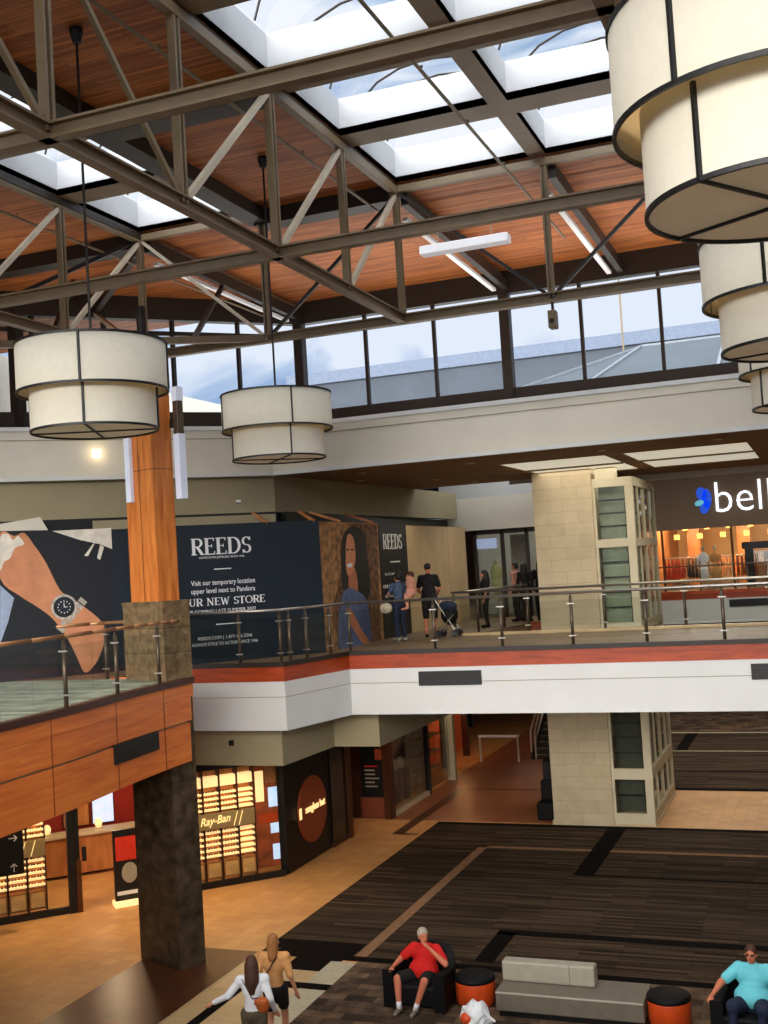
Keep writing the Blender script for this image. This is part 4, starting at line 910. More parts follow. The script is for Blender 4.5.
# Ray-Ban band
for s0, s1, nm, lab in ((-2.62, -.69, 'right', 'taupe brand band across the shop window right of the granite column'), (-5.95, -5.3, 'left', 'taupe brand band across the leftmost shop window')):
    c = sp((s0+s1)/2, -.06, 1.45); t = thing('brand_band', lab, 'sign', c, 'brand bands in the shop windows'); t['_o'] = list(c)
    sl(MB(), s0, s1, -.075, -.04, 1.27, 1.62).build('band_panel', M['gold'], t)
    if nm == 'right':
        q = sp(-1.62, -.034, 1.46); text('lettering', 'Ray-Ban', .25, q, PI/4, M['goldlit'], t, .003, sx=.85, shear=.35, bold=.003).rotation_euler = (PI/2, -.06, PI/4)
    for sx in ((-1.14, -1.02) if nm == 'right' else (-5.75, -5.55)):
        q0 = sp(sx-.05, -.035, 1.29); q1 = sp(sx+.05, -.035, 1.6); MB().bar(q0, q1, .012, .035, up=N45).build('gold_slash', M['goldlit'], t)
# right bay pictures of the corner window
t = thing('window_poster', 'colourful fashion poster in the corner of the sunglasses shop window', 'poster', sp(-.35, -.2, 0)); t['_o'] = list(sp(-.35, -.2, 0))
sl(MB(), -.66, -.02, -.22, -.2, .2, 2.5).build('poster_board', mat('poster_print', (150, 70, 34), .5, 0, .8, 3, emit=.15), t)
for s0, s1, z0, z1, m in ((-.3, -.06, 1.55, 2.0, M['tv']), (-.28, -.05, .95, 1.18, M['tv']), (-.25, -.05, .35, .7, M['tv']), (-.6, -.4, 1.7, 2.4, M['shelf']), (-.35, -.1, 2.1, 2.5, M['shopwood']), (-.55, -.1, 1.2, 1.42, M['orange'])):
    sl(MB(), s0, s1, -.2, -.19, z0, z1).build('printed_patch', m, t)
# entrance post + inner posts
t = thing('entrance_post', 'black and bronze double post at the sunglasses shop entrance', 'post', sp(-4.75, 0, 0)); t['_o'] = list(sp(-4.75, 0, 0))
sl(MB(), -4.86, -4.72, -.1, .1, 0, 3).build('black_post', M['black'], t); sl(MB(), -4.71, -4.6, -.05, .12, 0, 1.1).build('bronze_cover', M['bronze'], t); sl(MB(), -4.71, -4.62, -.05, .1, 1.1, 3).build('upper_post', M['black'], t)
sl(MB(), -4.56, -4.48, .0, .1, 1.05, 1.35).build('card_reader', M['black'], t)
# sunglass-hut style interior counter and screens
c = sp(-3.8, -3.2, 0)
t = thing('shop_counter', 'long light wood counter at the back of the sunglasses shop', 'counter', c); t['_o'] = list(c)
sl(MB(), -7.5, -2.4, -3.4, -2.9, .08, .95).build('counter_body', M['shopwood'], t); sl(MB(), -7.55, -2.35, -3.45, -2.85, .95, 1.0).build('counter_top', M['frame'], t)
for s in (-6.3, -5.3, -4.3, -3.3): sl(MB(), s-.04, s+.04, -2.9, -2.88, .08, .95).build('counter_divider', M['shopdark'], t)
for s, w, z0, z1, m, lab in ((-3.5, .5, 1.05, 2.4, M['tv'], 'bright pale blue screen hanging inside the shop, near the maroon wall'), (-5.6, .5, 1.05, 2.4, M['tv'], 'bright pale screen seen beside the black entrance post'), (-4.15, .6, 1.05, 2.4, M['shopwood'], 'warm brown fashion panel left of the bright screen')):
    c = sp(s, -3.6, z0); t = thing('wall_screen', lab, 'screen', c, 'screens on the shop back wall'); t['_o'] = list(c)
    sl(MB(), s-w/2-.02, s+w/2+.02, -3.7, -3.64, z0-.02, z1+.02).build('screen_frame', M['shopdark'], t); sl(MB(), s-w/2, s+w/2, -3.64, -3.62, z0, z1).build('screen_face', m, t)
k = 0
for s in (-6.0, -5.5, -4.9, -4.3, -3.7):
    c = sp(s, -3.15, 1.0); t = thing('counter_display', ordn[k]+' small product stand from the left on the shop counter', 'display stand', c, 'small stands on the shop counter'); t['_o'] = list(c)
    sl(MB(), s-.12, s+.12, -3.2, -3.1, 1.0, 1.04).build('stand_base', M['frame'], t); MB().ball(c+Vector((0, 0, .15)), (.09, .09, .12), 12, 8).build('display_head', M['shelf'], t, smooth=True); k += 1
# kiosk stand beside the granite column
c = sp(-3.72, .1, 0)
t = thing('floor_sign_stand', 'black floor sign with red poster and cream disc next to the granite column', 'sign', c); t['_o'] = list(c)
sl(MB(), -3.92, -3.3, .05, .15, 0.1, 1.6).build('board', M['black'], t); sl(MB(), -3.88, -3.34, .15, .16, .95, 1.45).build('red_poster', M['redsign'], t)
sl(MB(), -3.96, -3.26, -.05, .3, 0, .1).build('foot', M['shelf'], t); sl(MB(), -3.88, -3.36, .15, .16, .22, .3).build('white_stripe', M['print_white'], t)
mb = MB(); q = sp(-3.6, .165, .68); n = 24; aa = [q+E45*(.17*math.cos(2*PI*i/n))+Vector((0, 0, .22*math.sin(2*PI*i/n))) for i in range(n)]; mb.add(aa, [tuple(range(n))]); mb.build('cream_disc', M['grey'], t)
# hanging directory sign far left
c = sp(-6.3, .9, 1.7)
t = thing('directory_sign', 'black hanging direction sign with white arrows at the far left edge', 'sign', c); t['_o'] = list(c)
o0 = on_line(22.5, 829, -34.3); o1 = on_line(22.5, 871, -34.3)
zt, zb = o0.z, o1.z-.05; sR = (Vector(o0)-scorner).dot(E45)
cc = o0-E45*.8; MB().obox((cc.x, cc.y, (zt+zb)/2), (1.6, .08, zt-zb), PI/4).build('sign_board', M['black'], t, bevel=.02)
for i, (st, ar) in enumerate((('lk', 1), ('rd', 0), ('on', 2))):
    z = zt-(zt-zb)*(i+.5)/3
    text('lettering', st, .17, o0-E45*.56+N45*.045+Vector((0, 0, z-zt)), PI/4, W, t, .002)
    if ar:
        q = o0-E45*.2+N45*.046+Vector((0, 0, z-zt)); mb = MB()
        if ar == 1: mb.obox(q, (.16, .004, .02), PI/4); mb.bar(q+E45*.08, q+E45*.02+Vector((0, 0, .06)), .004, .02, up=(0, 0, 1)); mb.bar(q+E45*.08, q+E45*.02-Vector((0, 0, .06)), .004, .02)
        else: mb.obox(q, (.02, .004, .16), PI/4); mb.bar(q+Vector((0, 0, .08)), q+Vector((0, 0, .02))+E45*.06, .004, .02); mb.bar(q+Vector((0, 0, .08)), q+Vector((0, 0, .02))-E45*.06, .004, .02)
        mb.build('arrow', W, t)
MB().box(cc.x-.02, cc.x+.02, cc.y-.02, cc.y+.02, zt, 3.0).build('hanger', M['black'], t)

# black shop with disc sign
struct('wall_black_shop', MB().box(-12.2, -12.02, 23.45, 27.0, 0, 3.0), M['black'])
t = thing('round_shop_sign', 'orange brown round sign with lit sunglass hut lettering on the black wall', 'sign', (-12.0, 24.85, 1.2))
mb = MB(); n = 48; aa = [(-11.97, 24.85+.78*math.cos(2*PI*i/n), 1.2+.78*math.sin(2*PI*i/n)) for i in range(n)]; bb = [(-12.02, y, z) for _, y, z in aa]
mb.add(aa+bb, [tuple(range(n)), tuple(reversed(range(n, 2*n)))]+[(i, i+n, (i+1) % n+n, (i+1) % n) for i in range(n)]); mb.build('disc', M['disc'], t)
o = text('lettering', 'sunglass hut', .24, (-11.955, 24.95, 1.25), PI/2, M['goldlit'], t, .006, sx=.95, bold=.006)
mb = MB(); q = (-11.955, 24.12, 1.22); mb.obox(q, (.012, .12, .26)); mb.build('lettering_mark', M['goldlit'], t)
# dark display next to disc
t = thing('dark_shop_window', 'dark glazed shop window between the round sign and the menu board', 'storefront', (-12.0, 26.2, 0))
MB().box(-12.02, -11.98, 25.95, 26.95, .1, 2.7).build('window_pane', mat('dark_pane', (26, 16, 12), .15, 0, .5, 6), t); MB().box(-12.02, -11.9, 26.9, 27.05, 0, 3).build('end_post', M['bronze'], t)
MB().box(-12.02, -11.95, 25.9, 26.9, 0, .1).build('sill', M['shopdark'], t)
# menu panel facing the court
struct('wall_recess', MB().box(-12.9, -11.55, 29.05, 29.2, 0, 3), M['shopdark'])
struct('wall_recess_side', MB().box(-12.9, -12.75, 27.0, 29.1, 0, 3), M['shopdark'])
t = thing('menu_board', 'dark wall menu board with small red and white lines of text above a brown panel', 'menu board', (-12.1, 29.0, .6))
MB().box(-12.45, -11.82, 29.0, 29.05, .6, 2.4).build('board', M['black'], t)
for i in range(6): MB().box(-12.33, -12.33+random.uniform(.28, .42), 28.985, 29.0, 1.42-i*.11, 1.455-i*.11).build('printed_line', M['redsign'] if i == 0 else M['grey'], t)
MB().box(-12.0, -11.8, 28.98, 29.0, 1.62, 1.92).build('small_orange_notice', M['disc'], t)
MB().box(-12.5, -11.62, 29.0, 29.04, .02, .58).build('lower_panel', mat('red_brown_panel', (120, 58, 34), .5), t)
MB().box(-11.8, -11.6, 28.98, 29.1, 0, 3).build('corner_post', M['bronze'], t)
# side shops along the lower hall
t = thing('dark_shop_window', 'dark shop window with white stock behind it along the lower hall', 'storefront', (-11.62, 31, 0))
MB().box(-11.7, -11.66, 29.15, 32.2, .12, 2.9).build('window_pane', M['glass'], t); MB().box(-11.72, -11.6, 29.1, 32.3, 0, .12).build('sill', M['frame'], t)
for y in (29.15, 32.2): MB().box(-11.72, -11.58, y, y+.12, 0, 3).build('frame_post', M['black'], t)
struct('wall_hall_shop_back', MB().box(-13.6, -13.4, 29.2, 40, 0, 3), M['shopdark'])
for k in range(5):
    y = 29.7+k*.5; t = thing('stock_stack', ordn[k]+' pale stack of goods from the near end of the dark shop window', 'goods', (-12.3, y, 0), 'stacks in the dark shop window')
    MB().obox((-12.3, y, .45), (.4, .36, .9)).build('stand', M['shopdark'], t, bevel=.01)
    mb = MB(); mb.ball((-12.3, y, 1.05), (.13, .15, .18)); mb.build('goods_bundle', M['grey'] if k % 2 else M['frame'], t, smooth=True)
t = thing('bright_shop_window', 'brighter glass shop window with shelves further along the lower hall', 'storefront', (-11.62, 33.4, 0))
MB().box(-11.7, -11.66, 32.35, 34.4, .12, 2.9).build('window_pane', M['glass'], t); MB().box(-11.75, -11.5, 34.4, 34.6, 0, 3).build('frame_post', M['frame'], t)
for z in (.5, 1.0, 1.5, 2.0): MB().box(-12.3, -11.9, 32.5, 34.3, z, z+.04).build('shelf', M['gold'], t)
MB().box(-12.4, -12.32, 32.4, 34.35, .1, 2.9).build('back_panel', mat('tan_backing', (150, 124, 96), .7, 0, .3, 4, emit=.04), t)
MB().box(-12.2, -11.8, 32.6, 34.2, 2.85, 2.9).build('shop_tube', M['lamp'], t)
t = thing('orange_lit_doorway', 'doorway glowing orange at the far left of the lower hall', 'doorway', (-12.6, 37.5, 0))
MB().box(-13.2, -13.1, 35.2, 41, 0, 3).build('orange_wall', mat('orange_wall', (214, 104, 44), .7), t); MB().box(-12.6, -12.4, 36.3, 36.5, 0, 3).build('jamb', M['shopdark'], t); MB().box(-12.6, -12.4, 38.7, 38.9, 0, 3).build('jamb', M['shopdark'], t)
t = thing('low_barrier_rail', 'low white barrier rail crossing the far lower hall', 'barrier', (-11.2, 37.6, 0))
MB().box(-11.65, -10.2, 37.55, 37.63, .84, .92).build('rail_bar', M['print_white'], t)
for x in (-11.6, -10.25): MB().box(x-.03, x+.03, 37.55, 37.63, 0, .84).build('rail_post', M['steellight'], t)
t = thing('hall_notice_board', 'pale notice board beside a dark post in the far lower hall', 'notice board', (-13.6, 45.5, 0))
MB().box(-14.2, -13.3, 45.5, 45.56, .9, 2.2).build('board', M['grey'], t); MB().box(-14.5, -14.3, 45.4, 45.6, 0, 2.6).build('post', M['black'], t)
# staircase
t = thing('staircase', 'dark metal staircase with pale handrail at the back of the lower hall', 'staircase', (-9.3, 38.2, 0))
for i in range(14): MB().box(-9.85, -8.4, 38.2+.28*i, 38.5+.28*i, .17*i, .17*i+.17).build('step', M['black'] if False else M['steeldark'], t)
mb = MB()
for i in range(14): mb.box(-9.83, -8.42, 38.185+.28*i, 38.2+.28*i, .17*i+.14, .17*i+.168)
mb.build('step_nosing', M['steel'], t)
for x in (-9.95, -9.8):
    mb = MB(); mb.tube((x, 38.2, .95), (x, 42.1, 3.3), .03); mb.tube((x, 38.2, 0), (x, 38.2, .95), .03); mb.build('handrail', M['steellight'], t)
MB().add([(-9.95, 38.1, 0), (-9.95, 42.1, 0), (-9.95, 42.1, 2.55), (-9.95, 38.1, .2), (-9.88, 38.1, 0), (-9.88, 42.1, 0), (-9.88, 42.1, 2.55), (-9.88, 38.1, .2)], [(0, 1, 2, 3), (7, 6, 5, 4), (0, 4, 5, 1), (1, 5, 6, 2), (2, 6, 7, 3), (3, 7, 4, 0)]).build('stringer', M['black'], t)
t = thing('black_litter_bin', 'black stepped bin standing left of the stone pier downstairs', 'bin', (-7.7, 31.9, 0))
MB().box(-7.95, -7.3, 31.6, 32.3, 0, 1.15).build('bin_body', M['black'], t, bevel=.03); MB().box(-7.8, -7.3, 31.7, 32.3, 1.15, 1.5).build('bin_hood', M['black'], t, bevel=.03)
t = thing('black_armchair', 'black seat half hidden left of the stone pier base', 'armchair', (-7.5, 29.6, 0))
MB().box(-7.6, -7.12, 29.3, 29.9, 0, .45).build('seat', M['black2'], t, bevel=.05); MB().box(-7.6, -7.12, 29.85, 30.0, .4, .95).build('backrest', M['black2'], t, bevel=.05)

# ================================================================== seating in the court
by = 16.72
t = thing('bench', 'long low grey upholstered bench with a shorter backrest', 'bench', (-4.15, 17.1, 0))
MB().box(-5.13, -2.98, by+.04, by+.74, .0, .09).build('plinth', M['black'], t)
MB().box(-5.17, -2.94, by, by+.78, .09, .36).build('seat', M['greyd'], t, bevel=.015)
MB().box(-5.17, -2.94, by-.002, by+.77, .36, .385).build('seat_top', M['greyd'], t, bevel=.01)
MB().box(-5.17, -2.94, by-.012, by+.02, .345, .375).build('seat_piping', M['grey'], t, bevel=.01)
MB().box(-5.17, -3.72, by+.42, by+.66, .385, .69).build('backrest', M['grey'], t, bevel=.03)
MB().box(-4.11, -4.10, by+.415, by+.665, .39, .686).build('backrest_seam', M['greyd'], t)
def ottoman(x, y, lab):
    t = thing('ottoman', lab, 'ottoman', (x, y, 0), 'orange drum ottomans')
    MB().lathe([(0.001, .0), (.27, .0), (.28, .03), (.31, .06), (.315, .36), (.31, .38), (0.001, .38)], (x, y, 0), 40).build('body', M['orange'], t, smooth=True)
    MB().lathe([(0.001, .38), (.32, .38), (.322, .41), (.31, .44), (.28, .455), (0.001, .455)], (x, y, 0), 40).build('cushion_top', M['black2'], t, smooth=True)
ottoman(-5.62, 17.15, 'round orange ottoman with black top next to the man in red')
ottoman(-2.62, 17.0, 'round orange ottoman with black top right of the grey bench')
def armchair(x, y, rz, lab):
    t = thing('armchair', lab, 'armchair', (x, y, 0), 'black tub armchairs'); t['_o'] = [0, 0, 0]
    n = 14; out = []; inn = []
    for i in range(n+1):
        a = PI*i/n; out.append((.5*math.cos(a), .12+.36*math.sin(a))); inn.append((.36*math.cos(a), .1+.26*math.sin(a)))
    out = [(.5, -.38)]+out+[(-.5, -.38)]; inn = [(.36, -.38)]+inn+[(-.36, -.38)]
    mb = MB(); N = len(out)
    hts = [.6]+[.6+.26*math.sin(PI*i/n)**.7 for i in range(n+1)]+[.6]
    vs = []; 
    for (o_, i_, h) in zip(out, inn, hts): vs += [(o_[0], o_[1], .06), (o_[0], o_[1], h), (i_[0], i_[1], h), (i_[0], i_[1], .06)]
    fs = []
    for i in range(N-1):
        for k in range(4): fs.append((i*4+k, i*4+(k+1) % 4, (i+1)*4+(k+1) % 4, (i+1)*4+k))
    fs += [(0, 1, 2, 3), tuple((N-1)*4+k for k in (3, 2, 1, 0))]
    mb.add(vs, fs); sh = mb.build('shell', M['black2'], t, smooth=False, bevel=.02)
    MB().box(-.355, .355, -.4, .3, .1, .42).build('seat_cushion', M['black2'], t, bevel=.04)
    for sx, sy in ((-.42, -.3), (.42, -.3), (-.38, .34), (.38, .34)): MB().tube((sx, sy, 0), (sx, sy, .07), .03).build('foot', M['chrome'], t)
    t.rotation_euler = (0, 0, rz); return t
armchair(-6.42, 16.95, math.radians(-4), 'black leather tub armchair holding the man in red')
armchair(-1.42, 16.75, math.radians(-6), 'black leather tub armchair holding the man in light blue')
# plastic bag
bx_, by_ = -5.25, 15.95
t = thing('shopping_bag', 'crumpled white plastic shopping bag with orange print at the bottom edge', 'shopping bag', (bx_, by_, 0))
mb = MB(); mb.ball((bx_, by_, .25), (.22, .19, .27), 22, 14)
for v in mb.v: k = 1+.16*math.sin(v.x*31+v.z*17)*math.cos(v.y*27+v.z*23); v.x = bx_+(v.x-bx_)*k; v.y = by_+(v.y-by_)*k; v.z = max(0, v.z*(1+.06*math.sin(v.x*40)))
mb.build('bag_body', mat('white_plastic', (226, 230, 232), .35, 0, .08, 8), t)
mb = MB(); mb.ball((bx_-.1, by_-.12, .3), (.1, .09, .09)); mb.build('orange_print', M['orange'], t); mb = MB(); mb.bar((bx_+.15, by_-.1, .42), (bx_+.33, by_-.14, .3), .03, .02); mb.build('handle_strap', mat('white_plastic_strap', (226, 230, 232), .35), t)

# ================================================================== people
def capsule(mb, a, b, r0, r1, n=12):
    mb.tube(a, b, r0, r1, n); mb.ball(a, (r0, r0, r0), n, 8); mb.ball(b, (r1, r1, r1), n, 8)
def remesh(mb, name, m, parent, voxel=.014, smooth=4):
    o = mb.build(name, m, None)
    r = o.modifiers.new('r', 'REMESH'); r.mode = 'VOXEL'; r.voxel_size = voxel
    s = o.modifiers.new('s', 'SMOOTH'); s.iterations = smooth; s.factor = .5
    dg = bpy.context.evaluated_depsgraph_get(); me = bpy.data.meshes.new_from_object(o.evaluated_get(dg))
    me.name = name; old = o.data; o.modifiers.clear(); o.data = me; bpy.data.meshes.remove(old)
    for p in me.polygons: p.use_smooth = True
    if not me.materials: me.materials.append(m)
    o.parent = parent; return o
V = Vector
def stand(h=1.72):
    k = h/1.72
    J = dict(pel=(0, 0, .95), waist=(0, 0, 1.08), chest=(0, 0, 1.28), neck=(0, .01, 1.45), head=(0, -.015, 1.605), sL=(.175, 0, 1.39), sR=(-.175, 0, 1.39), eL=(.235, .02, 1.1), eR=(-.235, .02, 1.1), wL=(.25, -.06, .86), wR=(-.25, -.06, .86),
             hL=(.09, 0, .92), hR=(-.09, 0, .92), kL=(.1, -.02, .49), kR=(-.1, -.02, .49), aL=(.1, .03, .09), aR=(-.1, .03, .09))
    return {a: V(b)*k for a, b in J.items()}
def person(label, loc, rz, J, skin, shirt=None, sleeve=.5, shirt_mat=None, pants=None, leg=1.0, hair=None, hairstyle='short', shoes=None, fat=1.0, hands=True, look=0, female=False, group=None, socks=None, glasses=False, cap=None, skirt=False):
    t = thing('person', label, 'person', (0, 0, 0), group); t['_o'] = [0, 0, 0]
    f = fat; sx = .86 if female else 1
    def torso(mb, g):
        p, w, c, n = J['pel'], J['waist'], J['chest'], J['neck']
        mb.ball(p, (.155*sx*f+g, .115*f+g, .13+g)); mb.ball(w+V((0, -.03*(f-1)*3, -.02)), ((.145*f if not female else .115)+g, .10*f*(1+.45*(f-1))+g, .15+g)); mb.ball(c, (.165*sx*(.35+.65*f)+g, .115*(.7+.3*f)+g, .17+g))
        capsule(mb, J['sL'], J['sR'], .065+g, .065+g); capsule(mb, p, w, .12*f*sx+g, .12*f*sx+g); capsule(mb, w, c, .12*f*sx+g, .12*sx+g)
        capsule(mb, c+V((0, 0, .08)), n, .1*sx+g, .055+g)
    def lerp(a, b, t_): return a+(b-a)*t_
    mb = MB(); torso(mb, -.01)
    capsule(mb, J['neck'], J['head']+V((0, .01, -.06)), .055*sx, .052*sx)
    H = J['head']; lk = V((math.sin(look), -math.cos(look), 0)); sd = V((lk.y, -lk.x, 0))
    mb.ball(H+V((0, 0, .02))-lk*.01, (.076, .088, .1)); mb.ball(H+V((0, 0, -.045))+lk*.02, (.058, .062, .072)); 
    capsule(mb, H+lk*.08+V((0, 0, .01)), H+lk*.1+V((0, 0, -.022)), .009, .014, 8)
    for s_ in (-1, 1): mb.ball(H+sd*.078*s_+V((0, 0, -.01)), (.014, .018, .03), 8, 6)
    for L in 'LR':
        s_, e, w_ = J['s'+L], J['e'+L], J['w'+L]
        capsule(mb, s_, e, .052*(.6+.4*f)*sx, .04*(.6+.4*f)*sx); capsule(mb, e, w_, .042*(.6+.4*f)*sx, .028*sx)
        d = (w_-e).normalized(); side = d.cross(V((0, 0, 1)));
        if side.length < .2: side = V((0, 1, 0))
        side.normalize(); nrm = side.cross(d).normalized(); curl = V((0, -.3, -.5)) if abs(d.z) < .5 else V((0, -.5, 0))
        palm = w_+d*.05; mb.ball(palm, (.032, .032, .036), 10, 8); capsule(mb, w_, palm+d*.03, .024, .03, 8)
        for q in range(4):
            b0 = palm+d*.035+side*(.012*(q-1.5)*1.5); l = (.06, .07, .066, .05)[q]
            b1 = b0+d*l*.5; b2 = b1+(d+curl*.7).normalized()*l*.5; capsule(mb, b0, b1, .009, .0085, 6); capsule(mb, b1, b2, .0085, .007, 6)
        th = palm-side*.028; t1 = th+(d*.6-side*.7).normalized()*.03; capsule(mb, th, t1, .011, .01, 6); capsule(mb, t1, t1+d*.028, .01, .008, 6)
        h_, k_, a_ = J['h'+L], J['k'+L], J['a'+L]
        capsule(mb, h_, k_, .088*(.6+.4*f)*(1 if not female else .95), .056); capsule(mb, k_, a_, .055*(.7+.3*f), .037)
        fd = J.get('f'+L, V((0, -1, 0))); capsule(mb, a_+V((0, 0, -.03)), a_+fd*.15+V((0, 0, -.055)), .036, .03, 10)
    body = remesh(mb, 'body', skin, t, .011 if hands else .016, 3)
    for s_ in (-1, 1):
        MB().ball(H+lk*.076+sd*.03*s_+V((0, 0, .012)), (.012, .012, .007), 8, 6).build('eye', M['black'], t)
    MB().ball(H+lk*.076+V((0, 0, -.055)), (.022, .012, .006), 8, 6).build('mouth', M['maroon'], t)
    if glasses:
        mb = MB()
        for s_ in (-1, 1): mb.ball(H+lk*.09+sd*.033*s_+V((0, 0, .012)), (.024, .01, .017), 10, 6); mb.bar(H+lk*.08+sd*.062*s_+V((0, 0, .016)), H+sd*.08*s_+V((0, 0, .016)), .006, .006)
        mb.build('spectacles', M['black'], t)
    if shirt_mat:
        mb = MB(); torso(mb, .012)
        for L in 'LR':
            s_, e, w_ = J['s'+L], J['e'+L], J['w'+L]
            if sleeve > 0: capsule(mb, s_, lerp(s_, e, min(1, sleeve)), .068*(.6+.4*f)*sx, .062*(.6+.4*f)*sx)
            if sleeve > 1: capsule(mb, e, lerp(e, w_, sleeve-1), .052*sx, .038)
        remesh(mb, 'shirt', shirt_mat, t, .015, 3)
    if pants:
        mb = MB(); p = J['pel']; mb.ball(p+V((0, 0, -.02)), (.168*sx*f+.01, .125*f+.012, .13))
        for L in 'LR':
            h_, k_, a_ = J['h'+L], J['k'+L], J['a'+L]; e1 = min(1, leg*2); w = .104*(.6+.4*f)
            capsule(mb, h_, lerp(h_, k_, e1), w, w-.03*e1+(.012 if skirt else 0))
            if leg > .5: capsule(mb, k_, lerp(k_, a_, leg*2-1), .07, .055)
        remesh(mb, 'trousers' if leg > .6 else 'shorts', pants, t, .016, 3)
    for L in 'LR':
        a_ = J['a'+L]; fd = J.get('f'+L, V((0, -1, 0)))
        if shoes:
            mb = MB(); capsule(mb, a_+V((0, 0, -.035))-fd*.03, a_+fd*.16+V((0, 0, -.05)), .045, .038, 10); remesh(mb, 'shoe', shoes, t, .015, 2)
        if socks:
            mb = MB(); capsule(mb, lerp(J['k'+L], a_, .78), a_, .042, .042); mb.build('sock', socks, t, smooth=True)
    if hair:
        mb = MB(); mb.ball(H+V((0, 0, .04))-lk*.022, (.086, .094, .092))
        if hairstyle == 'long':
            capsule(mb, H-lk*.05, H-lk*.075+V((0, 0, -.2)), .1, .105); capsule(mb, H-lk*.075+V((0, 0, -.2)), H-lk*.09+V((0, 0, -.34)), .105, .06)
        elif hairstyle == 'bun': mb.ball(H-lk*.1+V((0, 0, .05)), (.055, .05, .05)); capsule(mb, H-lk*.06, H-lk*.09+V((0, 0, -.2)), .09, .07)
        elif hairstyle == 'fringe': mb.ball(H-lk*.04, (.088, .088, .09))
        cutp = H+lk*.055
        hb = remesh(mb, 'hair', hair, t, .014, 1)
    if cap:
        mb = MB(); mb.ball(H+V((0, 0, .05)), (.092, .1, .08)); capsule(mb, H+lk*.08+V((0, 0, .045)), H+lk*.15+V((0, 0, .035)), .03, .022); remesh(mb, 'cap', cap, t, .014, 2)
    t.location = loc; t.rotation_euler = (0, 0, rz); return t

def seated(z=.5, k=1.0):
    J = stand()
    J.update(pel=V((0, .10, z-.02)), waist=V((0, .12, z+.13*k)), chest=V((0, .16, z+.36*k)), neck=V((0, .16, z+.54*k)), head=V((0, .11, z+.54*k+.15)), sL=V((.19, .16, z+.47*k)), sR=V((-.19, .16, z+.47*k)),
             hL=V((.1, .08, z-.02)), hR=V((-.1, .08, z-.02)), kL=V((.2, -.36, .56)), kR=V((-.2, -.36, .56)), aL=V((.16, -.42, .09)), aR=V((-.22, -.42, .09)))
    return J
J = seated(.44, .80); J.update(eR=V((-.38, .05, .66)), wR=V((-.39, -.24, .62)), eL=V((.43, -.06, .68)), wL=V((.17, -.06, .895)), aR=V((-.22, -.46, .09)), aL=V((.05, -.44, .09)), kL=V((.2, -.38, .5)), kR=V((-.26, -.38, .5)))
person('person in a red shirt and black shorts seated in an armchair, hand to his chin', (-6.42, 16.95, 0), math.radians(-4), J, M['skin2'], sleeve=.72, shirt_mat=M['red'], pants=M['blackcloth'], leg=.42, hair=M['greyhair'], hairstyle='short', shoes=M['greyd'], socks=M['whitecloth'], fat=1.62, look=math.radians(50))
J = seated(.48, .95); J.update(eR=V((-.42, .0, .74)), wR=V((-.5, -.22, .64)), eL=V((.42, .0, .72)), wL=V((.45, -.25, .64)))
person('person in a light blue T-shirt, glasses and jeans seated in an armchair', (-1.42, 16.75, 0), math.radians(-6), J, M['skin2'], sleeve=.7, shirt_mat=M['cyan'], pants=M['jeans'], leg=.97, hair=M['brownhair'], shoes=M['black2'], fat=1.75, look=0, glasses=True)
# two walking women, seen from behind
J = stand(1.66); J.update(eR=V((-.24, .08, 1.08)), wR=V((-.3, -.08, .86)), eL=V((.34, .02, 1.16)), wL=V((.58, -.12, 1.02)), kL=V((.09, -.14, .49)), aL=V((.09, -.1, .09)), kR=V((-.09, .02, .48)), aR=V((-.09, .26, .14)))
pa = person('person in a white long sleeved top with long brown hair walking away, arm out', (-7.8, 13.95, 0), math.radians(205), J, M['skin'], sleeve=1.85, shirt_mat=M['whitecloth'], pants=M['olive'], leg=.97, hair=M['brownhair'], hairstyle='long', shoes=M['whitecloth'], female=True)
J = stand(1.68); J.update(kL=V((.09, .04, .49)), aL=V((.09, .24, .14)), kR=V((-.09, -.14, .49)), aR=V((-.09, -.12, .09)), eR=V((-.25, .08, 1.1)), wR=V((-.3, -.02, .85)), eL=V((.25, .12, 1.1)), wL=V((.28, .02, .86)))
pb = person('person in a tan top and black shorts with light brown tied hair walking away', (-7.9, 14.8, 0), math.radians(195), J, M['skin'], sleeve=.95, shirt_mat=M['tancloth'], pants=M['blackcloth'], leg=.3, hair=M['blondehair'], hairstyle='bun', shoes=M['whitecloth'], female=True)
t = thing('crossbody_bag', 'small orange tan leather bag on the back of the person in white', 'bag', (-7.54, 13.72, .95)); q = V((-7.54, 13.74, 1.1))
mb = MB(); mb.ball(q, (.1, .07, .11), 18, 12); mb.build('bag_body', M['leather'], t, smooth=True)
MB().obox(q+V((0, -.06, .05)), (.18, .05, .08)).build('bag_flap', M['leather'], t, bevel=.02)
MB().path([q+V((0, 0, .1)), V((-7.72, 13.78, 1.15)), V((-7.9, 13.84, 1.38))], .008, 6).build('strap', M['shopdark'], t)
t = thing('crossbody_bag', 'black strap bag across the back of the person in tan', 'bag', (-8.1, 14.62, .9)); q = V((-8.1, 14.62, .95))
MB().obox(q, (.16, .07, .14)).build('bag_body', M['black2'], t, bevel=.02); MB().path([q+V((0, 0, .06)), V((-7.92, 14.62, 1.2)), V((-7.78, 14.66, 1.42))], .01, 6).build('strap', M['black'], t)
